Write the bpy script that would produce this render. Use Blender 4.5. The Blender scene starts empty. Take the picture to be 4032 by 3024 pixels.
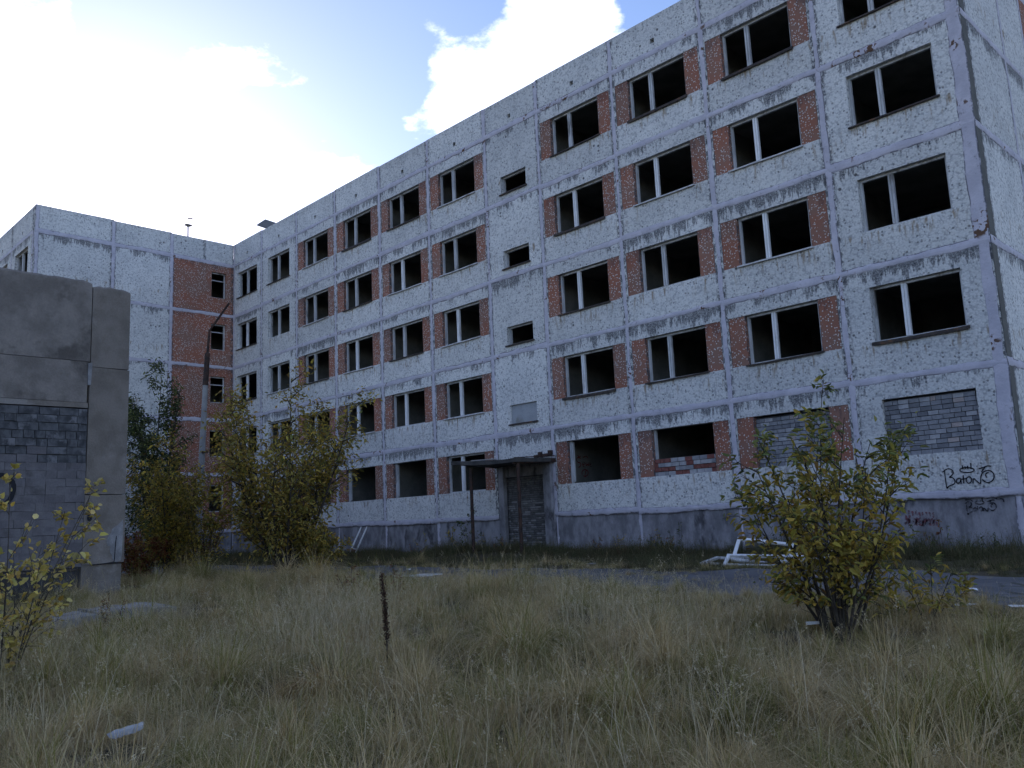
import bpy, math, random
import numpy as np
from mathutils import Vector, Matrix, Euler

R = random.Random(7)
NR = np.random.RandomState(7)
SC = bpy.context.scene
COL = SC.collection

# ------------------------------------------------------------------ camera
CAM_M = np.array([[0.695714, 0.716997, -0.043555], [-0.143199, 0.079019, -0.986534], [-0.7039, 0.692583, 0.157648]])
CAM_C = np.array([6.0752, -22.3536, 1.1661])
FPX = 3388.82
cam = bpy.data.cameras.new('camera')
cam.sensor_width = 36.0
cam.lens = FPX / 4032 * 36
cam.clip_start = 0.05
cam.clip_end = 4000
camo = bpy.data.objects.new('camera', cam)
COL.objects.link(camo)
r_, d_, f_ = CAM_M
camo.matrix_world = Matrix(((r_[0], -d_[0], -f_[0], CAM_C[0]), (r_[1], -d_[1], -f_[1], CAM_C[1]),
                            (r_[2], -d_[2], -f_[2], CAM_C[2]), (0, 0, 0, 1)))
SC.camera = camo


def ray(px, py):
    return CAM_M.T @ np.array([(px - 2016) / FPX, (py - 1512) / FPX, 1.0])


def on_plane(axis, val, px, py):
    d = ray(px, py)
    return CAM_C + d * (val - CAM_C[axis]) / d[axis]


# ------------------------------------------------------------------ node helpers
def nd(nt, kind, ins=None, **props):
    n = nt.nodes.new(kind)
    for k, v in props.items():
        setattr(n, k, v)
    for k, v in (ins or {}).items():
        s = n.inputs[k]
        if isinstance(v, bpy.types.NodeSocket):
            nt.links.new(v, s)
        elif isinstance(v, bpy.types.Node):
            nt.links.new(v.outputs[0], s)
        else:
            s.default_value = v
    return n


def mth(nt, op, a, b=0.0, c=None, clamp=False):
    ins = {0: a, 1: b}
    if c is not None:
        ins[2] = c
    return nd(nt, 'ShaderNodeMath', ins, operation=op, use_clamp=clamp).outputs[0]


def sstep(nt, v, lo, hi, a=0.0, b=1.0):
    return nd(nt, 'ShaderNodeMapRange', {'Value': v, 'From Min': lo, 'From Max': hi, 'To Min': a, 'To Max': b},
              interpolation_type='SMOOTHSTEP').outputs[0]


def mixc(nt, f, a, b, mode='MIX'):
    n = nt.nodes.new('ShaderNodeMix')
    n.data_type = 'RGBA'
    n.blend_type = mode
    for s, v in ((n.inputs[0], f), (n.inputs[6], a), (n.inputs[7], b)):
        if isinstance(v, bpy.types.NodeSocket):
            nt.links.new(v, s)
        else:
            s.default_value = v if not isinstance(v, tuple) or len(v) == 4 else (*v, 1)
    return n.outputs[2]


# ------------------------------------------------------------------ world, sun, exposure
SUN_DIR = Vector((-1.02, 0.335, 0.345)).normalized()
SUN_EL = math.asin(SUN_DIR.z)
w = bpy.data.worlds.new('World')
SC.world = w
w.use_nodes = True
nt = w.node_tree
nt.nodes.clear()
sky = nd(nt, 'ShaderNodeTexSky', sky_type='NISHITA', sun_disc=False, sun_elevation=SUN_EL,
         sun_rotation=math.atan2(SUN_DIR.x, SUN_DIR.y), air_density=1.0, dust_density=0.35, ozone_density=2.2)
tc = nd(nt, 'ShaderNodeTexCoord')
DIRV = nd(nt, 'ShaderNodeVectorMath', {0: tc.outputs['Generated']}, operation='NORMALIZE').outputs[0]
sep = nd(nt, 'ShaderNodeSeparateXYZ', {0: DIRV})
zden = mth(nt, 'ADD', mth(nt, 'MAXIMUM', sep.outputs[2], 0.0), 0.22)
pv = nd(nt, 'ShaderNodeVectorMath', {0: DIRV, 1: nd(nt, 'ShaderNodeCombineXYZ', {0: zden, 1: zden, 2: 1.0})}, operation='DIVIDE').outputs[0]
cn = nd(nt, 'ShaderNodeTexNoise', {'Vector': pv, 'Scale': 4.2, 'Detail': 12.0, 'Roughness': 0.60, 'Distortion': 0.15})
cn2 = nd(nt, 'ShaderNodeTexNoise', {'Vector': pv, 'Scale': 13.0, 'Detail': 8.0, 'Roughness': 0.62})
cnv = mth(nt, 'ADD', mth(nt, 'MULTIPLY', cn.outputs[0], 1.15), mth(nt, 'MULTIPLY', cn2.outputs[0], 0.95))
bias = None
# cloud banks and blue gaps seen over the roofs (display px, radius deg, weight)
for (x, y, sg, wt) in [(500, 0, 3.0, -.46), (320, 45, 2.2, -.75), (650, 20, 3.2, -.42), (780, 70, 3.6, -.42), (850, 170, 2.4, -.42), (790, 275, 2.8, -.44), (620, 258, 2.2, -.5), (520, 280, 1.8, -.42), (214, 84, 1.5, -.5), (420, 210, 1.2, -.28), (700, 120, 1.2, -.2),
                       (1020, 10, 1.8, -.40), (1405, 5, 1.4, -.35),
                       (540, 120, 3.2, .40), (660, 190, 2.2, .26), (40, 170, 5.5, .34), (240, 390, 5.0, .36), (980, 240, 2.0, .34), (875, 262, .7, .2), (280, 200, 3.0, .24), (950, 100, 1.8, .26), (1000, 190, 1.8, .22), (1220, 90, 3.8, .36),
                       (600, 370, 2.4, .34), (745, 360, 1.8, .28), (845, 70, 0.8, .24), (840, 165, 0.9, .22)]:
    dv = ray(x * 1.8228, y * 1.8228)
    dv = dv / np.linalg.norm(dv)
    dt = nd(nt, 'ShaderNodeVectorMath', {0: DIRV, 1: tuple(dv)}, operation='DOT_PRODUCT').outputs['Value']
    e = mth(nt, 'EXPONENT', mth(nt, 'MULTIPLY', mth(nt, 'SUBTRACT', dt, 1.0), 2.0 / math.radians(sg) ** 2))
    e = mth(nt, 'MULTIPLY', e, wt)
    bias = e if bias is None else mth(nt, 'ADD', bias, e)
dens = mth(nt, 'ADD', mth(nt, 'SUBTRACT', cnv, 0.55), bias)
cmask = sstep(nt, dens, 0.50, 0.74)
# clouds scatter more light than the clear sky around them
cl = mixc(nt, 0.5, sky.outputs[0], (6.0, 6.3, 7.0, 1))
cl = mixc(nt, 1.0, cl, (1.6, 1.55, 1.5, 1), 'MULTIPLY')
skyc = mixc(nt, cmask, sky.outputs[0], cl)
skyc = mixc(nt, 1.0, skyc, (0.98, 0.952, 1.10, 1), 'MULTIPLY')   # camera white balance leans blue-violet
bg = nd(nt, 'ShaderNodeBackground', {'Color': skyc, 'Strength': 0.13})
wo = nd(nt, 'ShaderNodeOutputWorld', {'Surface': bg})

sl = bpy.data.lights.new('sun', 'SUN')
sl.energy = 3.0
sl.angle = math.radians(0.53)
sl.color = (1.0, 0.93, 0.82)
so = bpy.data.objects.new('sun', sl)
so.rotation_euler = SUN_DIR.to_track_quat('Z', 'Y').to_euler()
so.location = (-60, 30, 60)
COL.objects.link(so)

vs = SC.view_settings
vs.view_transform = 'Standard'
vs.look = 'None'
vs.gamma = 1.0
vs.use_curve_mapping = False
vs.exposure = 0.75
try:
    SC.cycles.max_bounces = 5
    SC.cycles.diffuse_bounces = 2
    SC.cycles.transparent_max_bounces = 4
    SC.cycles.use_adaptive_sampling = True
    SC.cycles.adaptive_threshold = 0.02
except Exception:
    pass


# ------------------------------------------------------------------ materials
def new_mat(name):
    m = bpy.data.materials.new(name)
    m.use_nodes = True
    t = m.node_tree
    b = t.nodes['Principled BSDF']
    b.inputs['Roughness'].default_value = 0.85
    b.inputs['Specular IOR Level'].default_value = 0.25
    return m, t, b


def objvec(t, scale=(1, 1, 1), jitter=True, src='Object'):
    tcn = nd(t, 'ShaderNodeTexCoord')
    v = tcn.outputs[src]
    if jitter:
        oi = nd(t, 'ShaderNodeObjectInfo')
        rr = mth(t, 'MULTIPLY', oi.outputs['Random'], 71.3)
        cb = nd(t, 'ShaderNodeCombineXYZ', {0: rr, 1: rr, 2: rr})
        v = nd(t, 'ShaderNodeVectorMath', {0: v, 1: cb.outputs[0]}, operation='ADD').outputs[0]
    if scale != (1, 1, 1):
        v = nd(t, 'ShaderNodeVectorMath', {0: v, 1: scale}, operation='MULTIPLY').outputs[0]
    return v


def noise(t, v, s, d=4.0, r=0.55, out=0):
    return nd(t, 'ShaderNodeTexNoise', {'Vector': v, 'Scale': s, 'Detail': d, 'Roughness': r}).outputs[out]


def bump(t, b, h, strength=0.5, dist=0.02):
    n = nd(t, 'ShaderNodeBump', {'Height': h, 'Strength': strength, 'Distance': dist})
    t.links.new(n.outputs[0], b.inputs['Normal'])


def grainy(name, c1, c2, s=3.0, rough=0.85, bumps=0.3, c3=None, speck=None, jit=True, stretch=(1, 1, 1)):
    m, t, b = new_mat(name)
    v = objvec(t, stretch, jit)
    f = sstep(t, noise(t, v, s, 6, 0.6), 0.35, 0.65)
    c = mixc(t, f, c1, c2)
    if c3:
        g = sstep(t, noise(t, v, s * 0.37, 5, 0.65), 0.55, 0.66)
        c = mixc(t, g, c, c3)
    fine = noise(t, v, s * 14, 3, 0.6)
    c = mixc(t, 0.35, c, mixc(t, fine, (0.35, 0.35, 0.35), (1.6, 1.6, 1.6)), 'MULTIPLY')
    t.links.new(c, b.inputs['Base Color'])
    b.inputs['Roughness'].default_value = rough
    if bumps:
        bump(t, b, fine, bumps, 0.015)
    return m


def make_pebble(name, base, base2, chipcol, red=False, drip=1.0):
    """exposed pebble facing; UVMap = metres (u, depth below panel top), UV2 = 0..1 over the panel"""
    m, t, b = new_mat(name)
    uv = nd(t, 'ShaderNodeUVMap', uv_map='UVMap').outputs[0]
    uv2 = nd(t, 'ShaderNodeUVMap', uv_map='UV2').outputs[0]
    oi = nd(t, 'ShaderNodeObjectInfo')
    rr = mth(t, 'MULTIPLY', oi.outputs['Random'], 91.7)
    off = nd(t, 'ShaderNodeCombineXYZ', {0: rr, 1: rr, 2: rr})
    v = nd(t, 'ShaderNodeVectorMath', {0: uv, 1: off}, operation='ADD').outputs[0]
    big = noise(t, v, 0.9, 3, 0.6)
    c = mixc(t, sstep(t, big, 0.35, 0.65), base, base2)
    vor = nd(t, 'ShaderNodeTexVoronoi', {'Vector': v, 'Scale': 15.0 if red else 15.5, 'Randomness': 1.0})
    cs = nd(t, 'ShaderNodeSeparateColor', {0: vor.outputs['Color']})
    if red:
        dn = sstep(t, noise(t, v, 1.6, 3), 0.36, 0.62, 0.55, 0.98)
        sel = mth(t, 'GREATER_THAN', dn, cs.outputs[0])
        chip = mth(t, 'MULTIPLY', sstep(t, vor.outputs['Distance'], 0.36, 0.24), sel)
        chip = mth(t, 'MULTIPLY', chip, 0.92)
        c = mixc(t, chip, c, chipcol)
        height = chip
    else:
        # lumpy white stones; their shadows painted into gaps and pits, lost stones dark too
        lum = mth(t, 'MULTIPLY', cs.outputs[1], 1.0)
        c = mixc(t, sstep(t, lum, 0.0, 1.0, 0.0, 0.45), c, mixc(t, 0.55, c, (0.74, 0.74, 0.71)))
        gap_shade = mth(t, 'MULTIPLY', sstep(t, vor.outputs['Distance'], 0.30, 0.62), sstep(t, noise(t, v, 9.0, 2, .7), 0.42, 0.62, 0.1, 1.0))
        c = mixc(t, mth(t, 'MULTIPLY', gap_shade, 0.5), c, (0.19, 0.20, 0.22))
        v2 = nd(t, 'ShaderNodeTexVoronoi', {'Vector': v, 'Scale': 10.5})
        c2 = nd(t, 'ShaderNodeSeparateColor', {0: v2.outputs['Color']})
        dn = sstep(t, noise(t, v, 1.1, 3), 0.35, 0.68, 0.14, 0.46)
        pit_shade = mth(t, 'MULTIPLY', mth(t, 'GREATER_THAN', dn, c2.outputs[0]), sstep(t, v2.outputs['Distance'], 0.42, 0.16))
        c = mixc(t, mth(t, 'MULTIPLY', pit_shade, 0.66), c, (0.10, 0.105, 0.115))
        # rarer big black holes where the facing fell off
        v3 = nd(t, 'ShaderNodeTexVoronoi', {'Vector': v, 'Scale': 4.2})
        c3 = nd(t, 'ShaderNodeSeparateColor', {0: v3.outputs['Color']})
        hol = mth(t, 'MULTIPLY', mth(t, 'GREATER_THAN', sstep(t, noise(t, v, 0.7, 3), 0.5, 0.8, 0.0, 0.5), c3.outputs[0]), sstep(t, v3.outputs['Distance'], 0.26, 0.12))
        c = mixc(t, mth(t, 'MULTIPLY', hol, 0.85), c, (0.05, 0.05, 0.055))
        height = mth(t, 'SUBTRACT', mth(t, 'MULTIPLY', vor.outputs['Distance'], -0.7), mth(t, 'ADD', pit_shade, hol))
    # black drip runs below the joint above
    suv = nd(t, 'ShaderNodeSeparateXYZ', {0: uv})
    su2 = nd(t, 'ShaderNodeSeparateXYZ', {0: uv2})
    vs_ = nd(t, 'ShaderNodeVectorMath', {0: v, 1: (5.5, 1.0, 1.0)}, operation='MULTIPLY').outputs[0]
    st = noise(t, vs_, 2.0, 4, 0.68)
    lng = sstep(t, noise(t, nd(t, 'ShaderNodeVectorMath', {0: v, 1: (1.4, 0.0, 1.0)}, operation='MULTIPLY').outputs[0], 1.0, 3), 0.3, 0.7, -0.17, 0.07)
    reach = mth(t, 'ADD', mth(t, 'ADD', sstep(t, suv.outputs[1], 0.85, 0.09, -0.22, 0.20), lng), sstep(t, mth(t, 'FRACT', mth(t, 'MULTIPLY', oi.outputs['Random'], 17.0)), 0.0, 1.0, -0.13, 0.05))
    dr = sstep(t, mth(t, 'ADD', st, reach), 0.53, 0.64)
    drb = mth(t, 'MULTIPLY', dr, sstep(t, noise(t, v, 26, 2), 0.35, 0.6, 0.55, 1.0))
    c = mixc(t, mth(t, 'MULTIPLY', drb, (0.45 if red else 0.80) * drip), c, (0.038, 0.04, 0.052))
    # dirt beside the vertical joints
    side = mth(t, 'MINIMUM', su2.outputs[0], mth(t, 'SUBTRACT', 1.0, su2.outputs[0]))
    sd = mth(t, 'MULTIPLY', sstep(t, side, 0.056, 0.026), sstep(t, noise(t, nd(t, 'ShaderNodeVectorMath', {0: v, 1: (4, 2.2, 1)}, operation='MULTIPLY').outputs[0], 3.0, 4, .7), 0.44, 0.56))
    c = mixc(t, mth(t, 'MULTIPLY', sd, 0.88), c, (0.07, 0.072, 0.08))
    if not red:
        # ochre rust runs under the window line
        rv = nd(t, 'ShaderNodeVectorMath', {0: v, 1: (5.0, 0.9, 1.0)}, operation='MULTIPLY').outputs[0]
        ru = mth(t, 'MULTIPLY', sstep(t, noise(t, rv, 1.7, 4), 0.54, 0.68), mth(t, 'MULTIPLY', sstep(t, suv.outputs[1], 2.0, 2.1), sstep(t, suv.outputs[1], 2.75, 2.15)))
        c = mixc(t, mth(t, 'MULTIPLY', ru, 0.75), c, (0.24, 0.17, 0.09))
    tone = sstep(t, oi.outputs['Random'], 0.0, 1.0, 0.93, 1.07)
    c = mixc(t, 1.0, c, nd(t, 'ShaderNodeCombineColor', {0: tone, 1: tone, 2: mth(t, 'MULTIPLY', tone, .99)}).outputs[0], 'MULTIPLY')
    t.links.new(c, b.inputs['Base Color'])
    bump(t, b, height, 0.7, 0.018)
    b.inputs['Roughness'].default_value = 0.9
    return m


M_PANEL = make_pebble('pebble_white', (0.60, 0.605, 0.60), (0.70, 0.70, 0.685), None)
M_PARAPET = make_pebble('pebble_parapet', (0.60, 0.605, 0.60), (0.70, 0.70, 0.685), None, False, 0.22)
M_RED = make_pebble('pebble_red', (0.32, 0.135, 0.09), (0.27, 0.155, 0.12), (0.66, 0.63, 0.60), True)


def make_joint():
    m, t, b = new_mat('joint_mortar')
    v = objvec(t)
    f = noise(t, v, 2.2, 6, .65)
    c = mixc(t, sstep(t, f, .35, .65), (0.47, 0.455, 0.515), (0.58, 0.56, 0.62))
    d = sstep(t, noise(t, v, 7.0, 5, .7), 0.58, 0.70)
    c = mixc(t, mth(t, 'MULTIPLY', d, 0.55), c, (0.13, 0.13, 0.15))
    ed = nd(t, 'ShaderNodeSeparateColor', {0: nd(t, 'ShaderNodeVertexColor', layer_name='Col').outputs[0]}).outputs[0]
    ed = mth(t, 'MULTIPLY', sstep(t, ed, .15, .75), sstep(t, noise(t, v, 3.5, 3, .7), 0.38, 0.54))
    c = mixc(t, mth(t, 'MULTIPLY', ed, 0.85), c, (0.07, 0.07, 0.085))
    ru = mth(t, 'MULTIPLY', sstep(t, noise(t, v, 1.1, 3), 0.60, 0.66), sstep(t, noise(t, v, 9, 3), .5, .56))
    c = mixc(t, ru, c, (0.13, 0.075, 0.05))
    t.links.new(c, b.inputs['Base Color'])
    bump(t, b, noise(t, v, 18, 4), 0.5, 0.02)
    return m


M_JOINT = make_joint()
M_PLINTH = grainy('plinth_concrete', (0.165, 0.162, 0.175), (0.32, 0.315, 0.335), 2.4, .9, .5, (0.075, 0.073, 0.08), stretch=(1, 1, .5))
M_DARKCONC = grainy('dark_concrete', (0.105, 0.105, 0.10), (0.135, 0.135, 0.125), 4, .9, .3)
M_INT = grainy('room_plaster', (0.17, 0.17, 0.16), (0.26, 0.26, 0.24), 1.0, .95, 0)
M_FRAME = grainy('weathered_frame_paint', (0.40, 0.41, 0.42), (0.58, 0.59, 0.60), 5, .7, .3, (0.20, 0.19, 0.18), stretch=(1, 1, .3))
M_MULL = grainy('white_frame_paint', (0.70, 0.71, 0.72), (0.84, 0.85, 0.86), 4, .6, .2, (0.45, 0.44, 0.43), stretch=(1, 1, .3))
M_SILL = grainy('sill_metal', (0.035, 0.03, 0.03), (0.075, 0.06, 0.05), 6, .7, .2, (0.16, 0.085, 0.045))
M_SILLW = grainy('sill_board', (0.45, 0.45, 0.45), (0.60, 0.60, 0.60), 6, .7, .2, (0.25, 0.2, 0.17))
M_MORTAR = grainy('dark_mortar', (0.045, 0.045, 0.05), (0.08, 0.08, 0.085), 8, .95, .3)
M_BRICK = [grainy('silicate_brick_grey', (0.22, 0.225, 0.24), (0.29, 0.295, 0.31), 5, .9, .4),
           grainy('silicate_brick_dark', (0.15, 0.155, 0.17), (0.20, 0.205, 0.22), 5, .9, .4),
           grainy('silicate_brick_pale', (0.33, 0.33, 0.345), (0.42, 0.42, 0.43), 5, .9, .4),
           grainy('silicate_brick_pink', (0.36, 0.31, 0.29), (0.44, 0.38, 0.36), 5, .9, .4)]
M_BRICKRED = grainy('red_brick', (0.16, 0.06, 0.05), (0.24, 0.10, 0.085), 5, .9, .4)
M_BRICKW = grainy('painted_brick', (0.62, 0.70, 0.72), (0.72, 0.80, 0.82), 5, .8, .2)
M_SHED = grainy('panel_concrete', (0.165, 0.148, 0.133), (0.25, 0.225, 0.203), 1.5, .9, .6, (0.11, 0.098, 0.088))
M_SHEDP = grainy('column_concrete', (0.165, 0.146, 0.126), (0.225, 0.20, 0.175), 1.8, .9, .6, (0.27, 0.25, 0.23))
M_BLOCKD = grainy('cinder_block_dark', (0.055, 0.057, 0.062), (0.125, 0.128, 0.135), 4, .95, .6, (0.19, 0.19, 0.20))
M_BLOCKP = grainy('cinder_block_painted', (0.125, 0.118, 0.125), (0.175, 0.166, 0.172), 2, .85, .5, (0.10, 0.095, 0.097))
M_POLE = grainy('pole_concrete', (0.24, 0.24, 0.24), (0.31, 0.31, 0.30), 3, .9, .3)
M_RUST = grainy('rusty_steel', (0.028, 0.022, 0.02), (0.07, 0.04, 0.03), 6, .75, .3)
M_ROOFING = grainy('roofing_felt', (0.05, 0.05, 0.05), (0.09, 0.085, 0.08), 2, .9, .3)
M_WHITE = grainy('white_paint', (0.66, 0.67, 0.68), (0.78, 0.79, 0.80), 4, .5, .1, (0.55, 0.55, 0.55))
M_WEATHWOOD = grainy('grey_wood', (0.30, 0.29, 0.28), (0.42, 0.41, 0.40), 6, .85, .3, stretch=(1, 1, 5))
M_BOARD = grainy('grey_board', (0.30, 0.32, 0.34), (0.37, 0.39, 0.41), 2, .7, .1, (0.25, 0.26, 0.24))
M_SLAB = grainy('pale_concrete', (0.20, 0.20, 0.205), (0.33, 0.33, 0.335), 3.0, .9, .5, (0.15, 0.15, 0.14))
M_BARK = grainy('bark', (0.045, 0.037, 0.03), (0.085, 0.072, 0.058), 12, .9, .4)


def flatmat(name, c, rough=.8):
    m, t, b = new_mat(name)
    v = objvec(t)
    cc = mixc(t, noise(t, v, 8, 4), tuple(x * .75 for x in c), tuple(x * 1.2 for x in c))
    t.links.new(cc, b.inputs['Base Color'])
    b.inputs['Roughness'].default_value = rough
    return m


def worn_paint(name, c, lo, hi):
    """spray paint that has worn off the rough wall in places"""
    m, t, b = new_mat(name)
    v = objvec(t, jitter=False)
    b.inputs['Base Color'].default_value = (*c, 1)
    a = sstep(t, noise(t, v, 9, 5, .7), lo, hi)
    t.links.new(a, b.inputs['Alpha'])
    return m


M_SPRAY = flatmat('black_spray_paint', (0.012, 0.013, 0.02), .6)
M_SPRAY2 = worn_paint('faded_black_spray_paint', (0.03, 0.03, 0.037), .38, .56)
M_PINK = worn_paint('faded_pink_paint', (0.20, 0.085, 0.10), .42, .60)
M_REDPAINT = worn_paint('red_spray_paint', (0.22, 0.035, 0.03), .30, .5)


def make_ground():
    m, t, b = new_mat('soil_thatch')
    g = nd(t, 'ShaderNodeNewGeometry').outputs['Position']
    c = mixc(t, sstep(t, noise(t, g, .5, 5, .6), .35, .65), (0.06, 0.05, 0.03), (0.035, 0.037, 0.02))
    c = mixc(t, sstep(t, noise(t, g, 18, 4, .7), .4, .65), c, (0.12, 0.095, 0.06))
    t.links.new(c, b.inputs['Base Color'])
    bump(t, b, noise(t, g, 30, 4), .8, .04)
    b.inputs['Roughness'].default_value = .95
    return m


def make_asphalt():
    m, t, b = new_mat('old_asphalt')
    g = nd(t, 'ShaderNodeNewGeometry').outputs['Position']
    c = mixc(t, sstep(t, noise(t, g, .9, 6, .65), .35, .65), (0.075, 0.077, 0.083), (0.125, 0.126, 0.132))
    v = nd(t, 'ShaderNodeTexVoronoi', {'Vector': g, 'Scale': 1.1}, feature='DISTANCE_TO_EDGE')
    c = mixc(t, mth(t, 'MULTIPLY', sstep(t, v.outputs['Distance'], .05, .012), sstep(t, noise(t, g, 1.3, 3), .5, .6)), c, (0.03, 0.032, 0.022))
    c = mixc(t, sstep(t, noise(t, g, .45, 5, .7), .56, .64), c, (0.05, 0.052, 0.03))
    c = mixc(t, mth(t, 'MULTIPLY', mth(t, 'GREATER_THAN', noise(t, g, 60, 2), .68), .5), c, (0.30, 0.30, 0.30))
    t.links.new(c, b.inputs['Base Color'])
    b.inputs['Roughness'].default_value = .7
    bump(t, b, noise(t, g, 60, 3), .5, .01)
    return m


M_GROUND = make_ground()
M_ASPHALT = make_asphalt()


def leafy(name, use_col=True, trans=.35):
    m, t, b = new_mat(name)
    c = nd(t, 'ShaderNodeVertexColor', layer_name='Col').outputs[0]
    t.links.new(c, b.inputs['Base Color'])
    b.inputs['Roughness'].default_value = .55
    tr = nd(t, 'ShaderNodeBsdfTranslucent', {'Color': c})
    mx = nd(t, 'ShaderNodeMixShader', {0: trans, 1: b.outputs[0], 2: tr.outputs[0]})
    out = [n for n in t.nodes if n.type == 'OUTPUT_MATERIAL'][0]
    t.links.new(mx.outputs[0], out.inputs[0])
    return m


M_LEAF = leafy('leaf')


def make_grass(name, cols, rust):
    m, t, b = new_mat(name)
    g = nd(t, 'ShaderNodeNewGeometry').outputs['Position']
    oi = nd(t, 'ShaderNodeObjectInfo').outputs['Random']
    at = nd(t, 'ShaderNodeVertexColor', layer_name='Col')
    sc = nd(t, 'ShaderNodeSeparateColor', {0: at.outputs[0]})
    n1 = mth(t, 'ADD', noise(t, g, 1.15, 4, .7), mth(t, 'MULTIPLY', mth(t, 'SUBTRACT', oi, .5), .36))
    c = mixc(t, sstep(t, n1, .46, .56), cols[0], cols[1])
    c = mixc(t, sstep(t, noise(t, g, .9, 3), .60, .70), c, rust)
    # single dead or living blades differ: red channel random per blade, green channel height along blade
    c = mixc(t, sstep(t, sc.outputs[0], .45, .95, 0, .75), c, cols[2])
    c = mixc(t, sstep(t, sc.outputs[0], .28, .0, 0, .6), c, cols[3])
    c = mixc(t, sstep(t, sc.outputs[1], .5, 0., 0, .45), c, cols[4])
    t.links.new(c, b.inputs['Base Color'])
    b.inputs['Roughness'].default_value = .7
    tr = nd(t, 'ShaderNodeBsdfTranslucent', {'Color': c})
    mx = nd(t, 'ShaderNodeMixShader', {0: .3, 1: b.outputs[0], 2: tr.outputs[0]})
    out = [n for n in t.nodes if n.type == 'OUTPUT_MATERIAL'][0]
    t.links.new(mx.outputs[0], out.inputs[0])
    return m


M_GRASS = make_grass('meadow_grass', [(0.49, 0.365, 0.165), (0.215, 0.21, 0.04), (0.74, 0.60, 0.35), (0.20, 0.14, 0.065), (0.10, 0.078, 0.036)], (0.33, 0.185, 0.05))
M_WEED = make_grass('dark_weeds', [(0.07, 0.085, 0.03), (0.10, 0.085, 0.04), (0.20, 0.17, 0.09), (0.055, 0.06, 0.025), (0.06, 0.05, 0.03)], (0.12, 0.06, 0.035))


# ------------------------------------------------------------------ mesh helpers
class MB:
    def __init__(self):
        self.v, self.f, self.c = [], [], []

    def box(self, lo, hi):
        n = len(self.v)
        x0, y0, z0 = lo
        x1, y1, z1 = hi
        self.v += [(x0, y0, z0), (x1, y0, z0), (x1, y1, z0), (x0, y1, z0), (x0, y0, z1), (x1, y0, z1), (x1, y1, z1), (x0, y1, z1)]
        self.f += [tuple(n + i for i in q) for q in ((0, 3, 2, 1), (4, 5, 6, 7), (0, 1, 5, 4), (1, 2, 6, 5), (2, 3, 7, 6), (3, 0, 4, 7))]
        return self

    def bar(self, a, b, wx, wy, up=(0, 0, 1)):
        """rectangular bar from a to b"""
        a, b = Vector(a), Vector(b)
        d = (b - a).normalized()
        u = Vector(up)
        if abs(d.dot(u)) > .98:
            u = Vector((1, 0, 0))
        s = d.cross(u).normalized()
        u = s.cross(d)
        n = len(self.v)
        for p in (a, b):
            for sx, sy in ((-1, -1), (1, -1), (1, 1), (-1, 1)):
                self.v.append(tuple(p + s * (sx * wx / 2) + u * (sy * wy / 2)))
        self.f += [tuple(n + i for i in q) for q in ((3, 2, 1, 0), (4, 5, 6, 7), (0, 1, 5, 4), (1, 2, 6, 5), (2, 3, 7, 6), (3, 0, 4, 7))]
        return self

    def tube(self, pts, rads, sides=5, cap=True):
        n0 = len(self.v)
        pts = [Vector(p) for p in pts]
        for i, p in enumerate(pts):
            d = (pts[min(i + 1, len(pts) - 1)] - pts[max(i - 1, 0)])
            d = d.normalized() if d.length > 1e-9 else Vector((0, 0, 1))
            u = Vector((0, 0, 1)) if abs(d.z) < .9 else Vector((1, 0, 0))
            s = d.cross(u).normalized()
            u = s.cross(d)
            for k in range(sides):
                a = 2 * math.pi * k / sides
                self.v.append(tuple(p + (s * math.cos(a) + u * math.sin(a)) * rads[i]))
        for i in range(len(pts) - 1):
            for k in range(sides):
                a, b = n0 + i * sides + k, n0 + i * sides + (k + 1) % sides
                self.f.append((a, b, b + sides, a + sides))
        if cap:
            self.f.append(tuple(n0 + k for k in range(sides))[::-1])
            self.f.append(tuple(n0 + (len(pts) - 1) * sides + k for k in range(sides)))
        return self

    def mesh(self, name):
        m = bpy.data.meshes.new(name)
        m.from_pydata(self.v, [], self.f)
        return m


def quads_mesh(name, V, Q, cols=None):
    m = bpy.data.meshes.new(name)
    V = np.ascontiguousarray(V, np.float32)
    Q = np.ascontiguousarray(Q, np.int32)
    m.vertices.add(len(V))
    m.vertices.foreach_set('co', V.ravel())
    m.loops.add(Q.size)
    m.loops.foreach_set('vertex_index', Q.ravel())
    m.polygons.add(len(Q))
    m.polygons.foreach_set('loop_start', np.arange(0, Q.size, Q.shape[1], dtype=np.int32))
    m.update(calc_edges=True)
    if cols is not None:
        a = m.color_attributes.new('Col', 'FLOAT_COLOR', 'POINT')
        cc = np.ones((len(V), 4), np.float32)
        cc[:, :3] = cols
        a.data.foreach_set('color', cc.ravel())
    return m


def ob(name, mesh, mat, parent=None, loc=(0, 0, 0), rz=0.0, rot=None):
    o = bpy.data.objects.new(name, mesh)
    if mesh is not None and mat is not None and not mesh.materials:
        mesh.materials.append(mat)
    o.parent = parent
    o.location = loc
    o.rotation_euler = rot if rot is not None else (0, 0, rz)
    COL.objects.link(o)
    return o


def tag(o, label=None, cat=None, group=None, kind=None):
    for k, v in (('label', label), ('category', cat), ('group', group), ('kind', kind)):
        if v:
            o[k] = v
    return o


def thing(name, label, cat, loc=(0, 0, 0), group=None):
    return tag(ob(name, None, None, None, loc), label, cat, group)


def wob_box(lo, hi, j=.012, n=0):
    b = MB().box(lo, hi)
    b.v = [tuple(c + R.uniform(-j, j) for c in v) for v in b.v]
    return b


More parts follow.
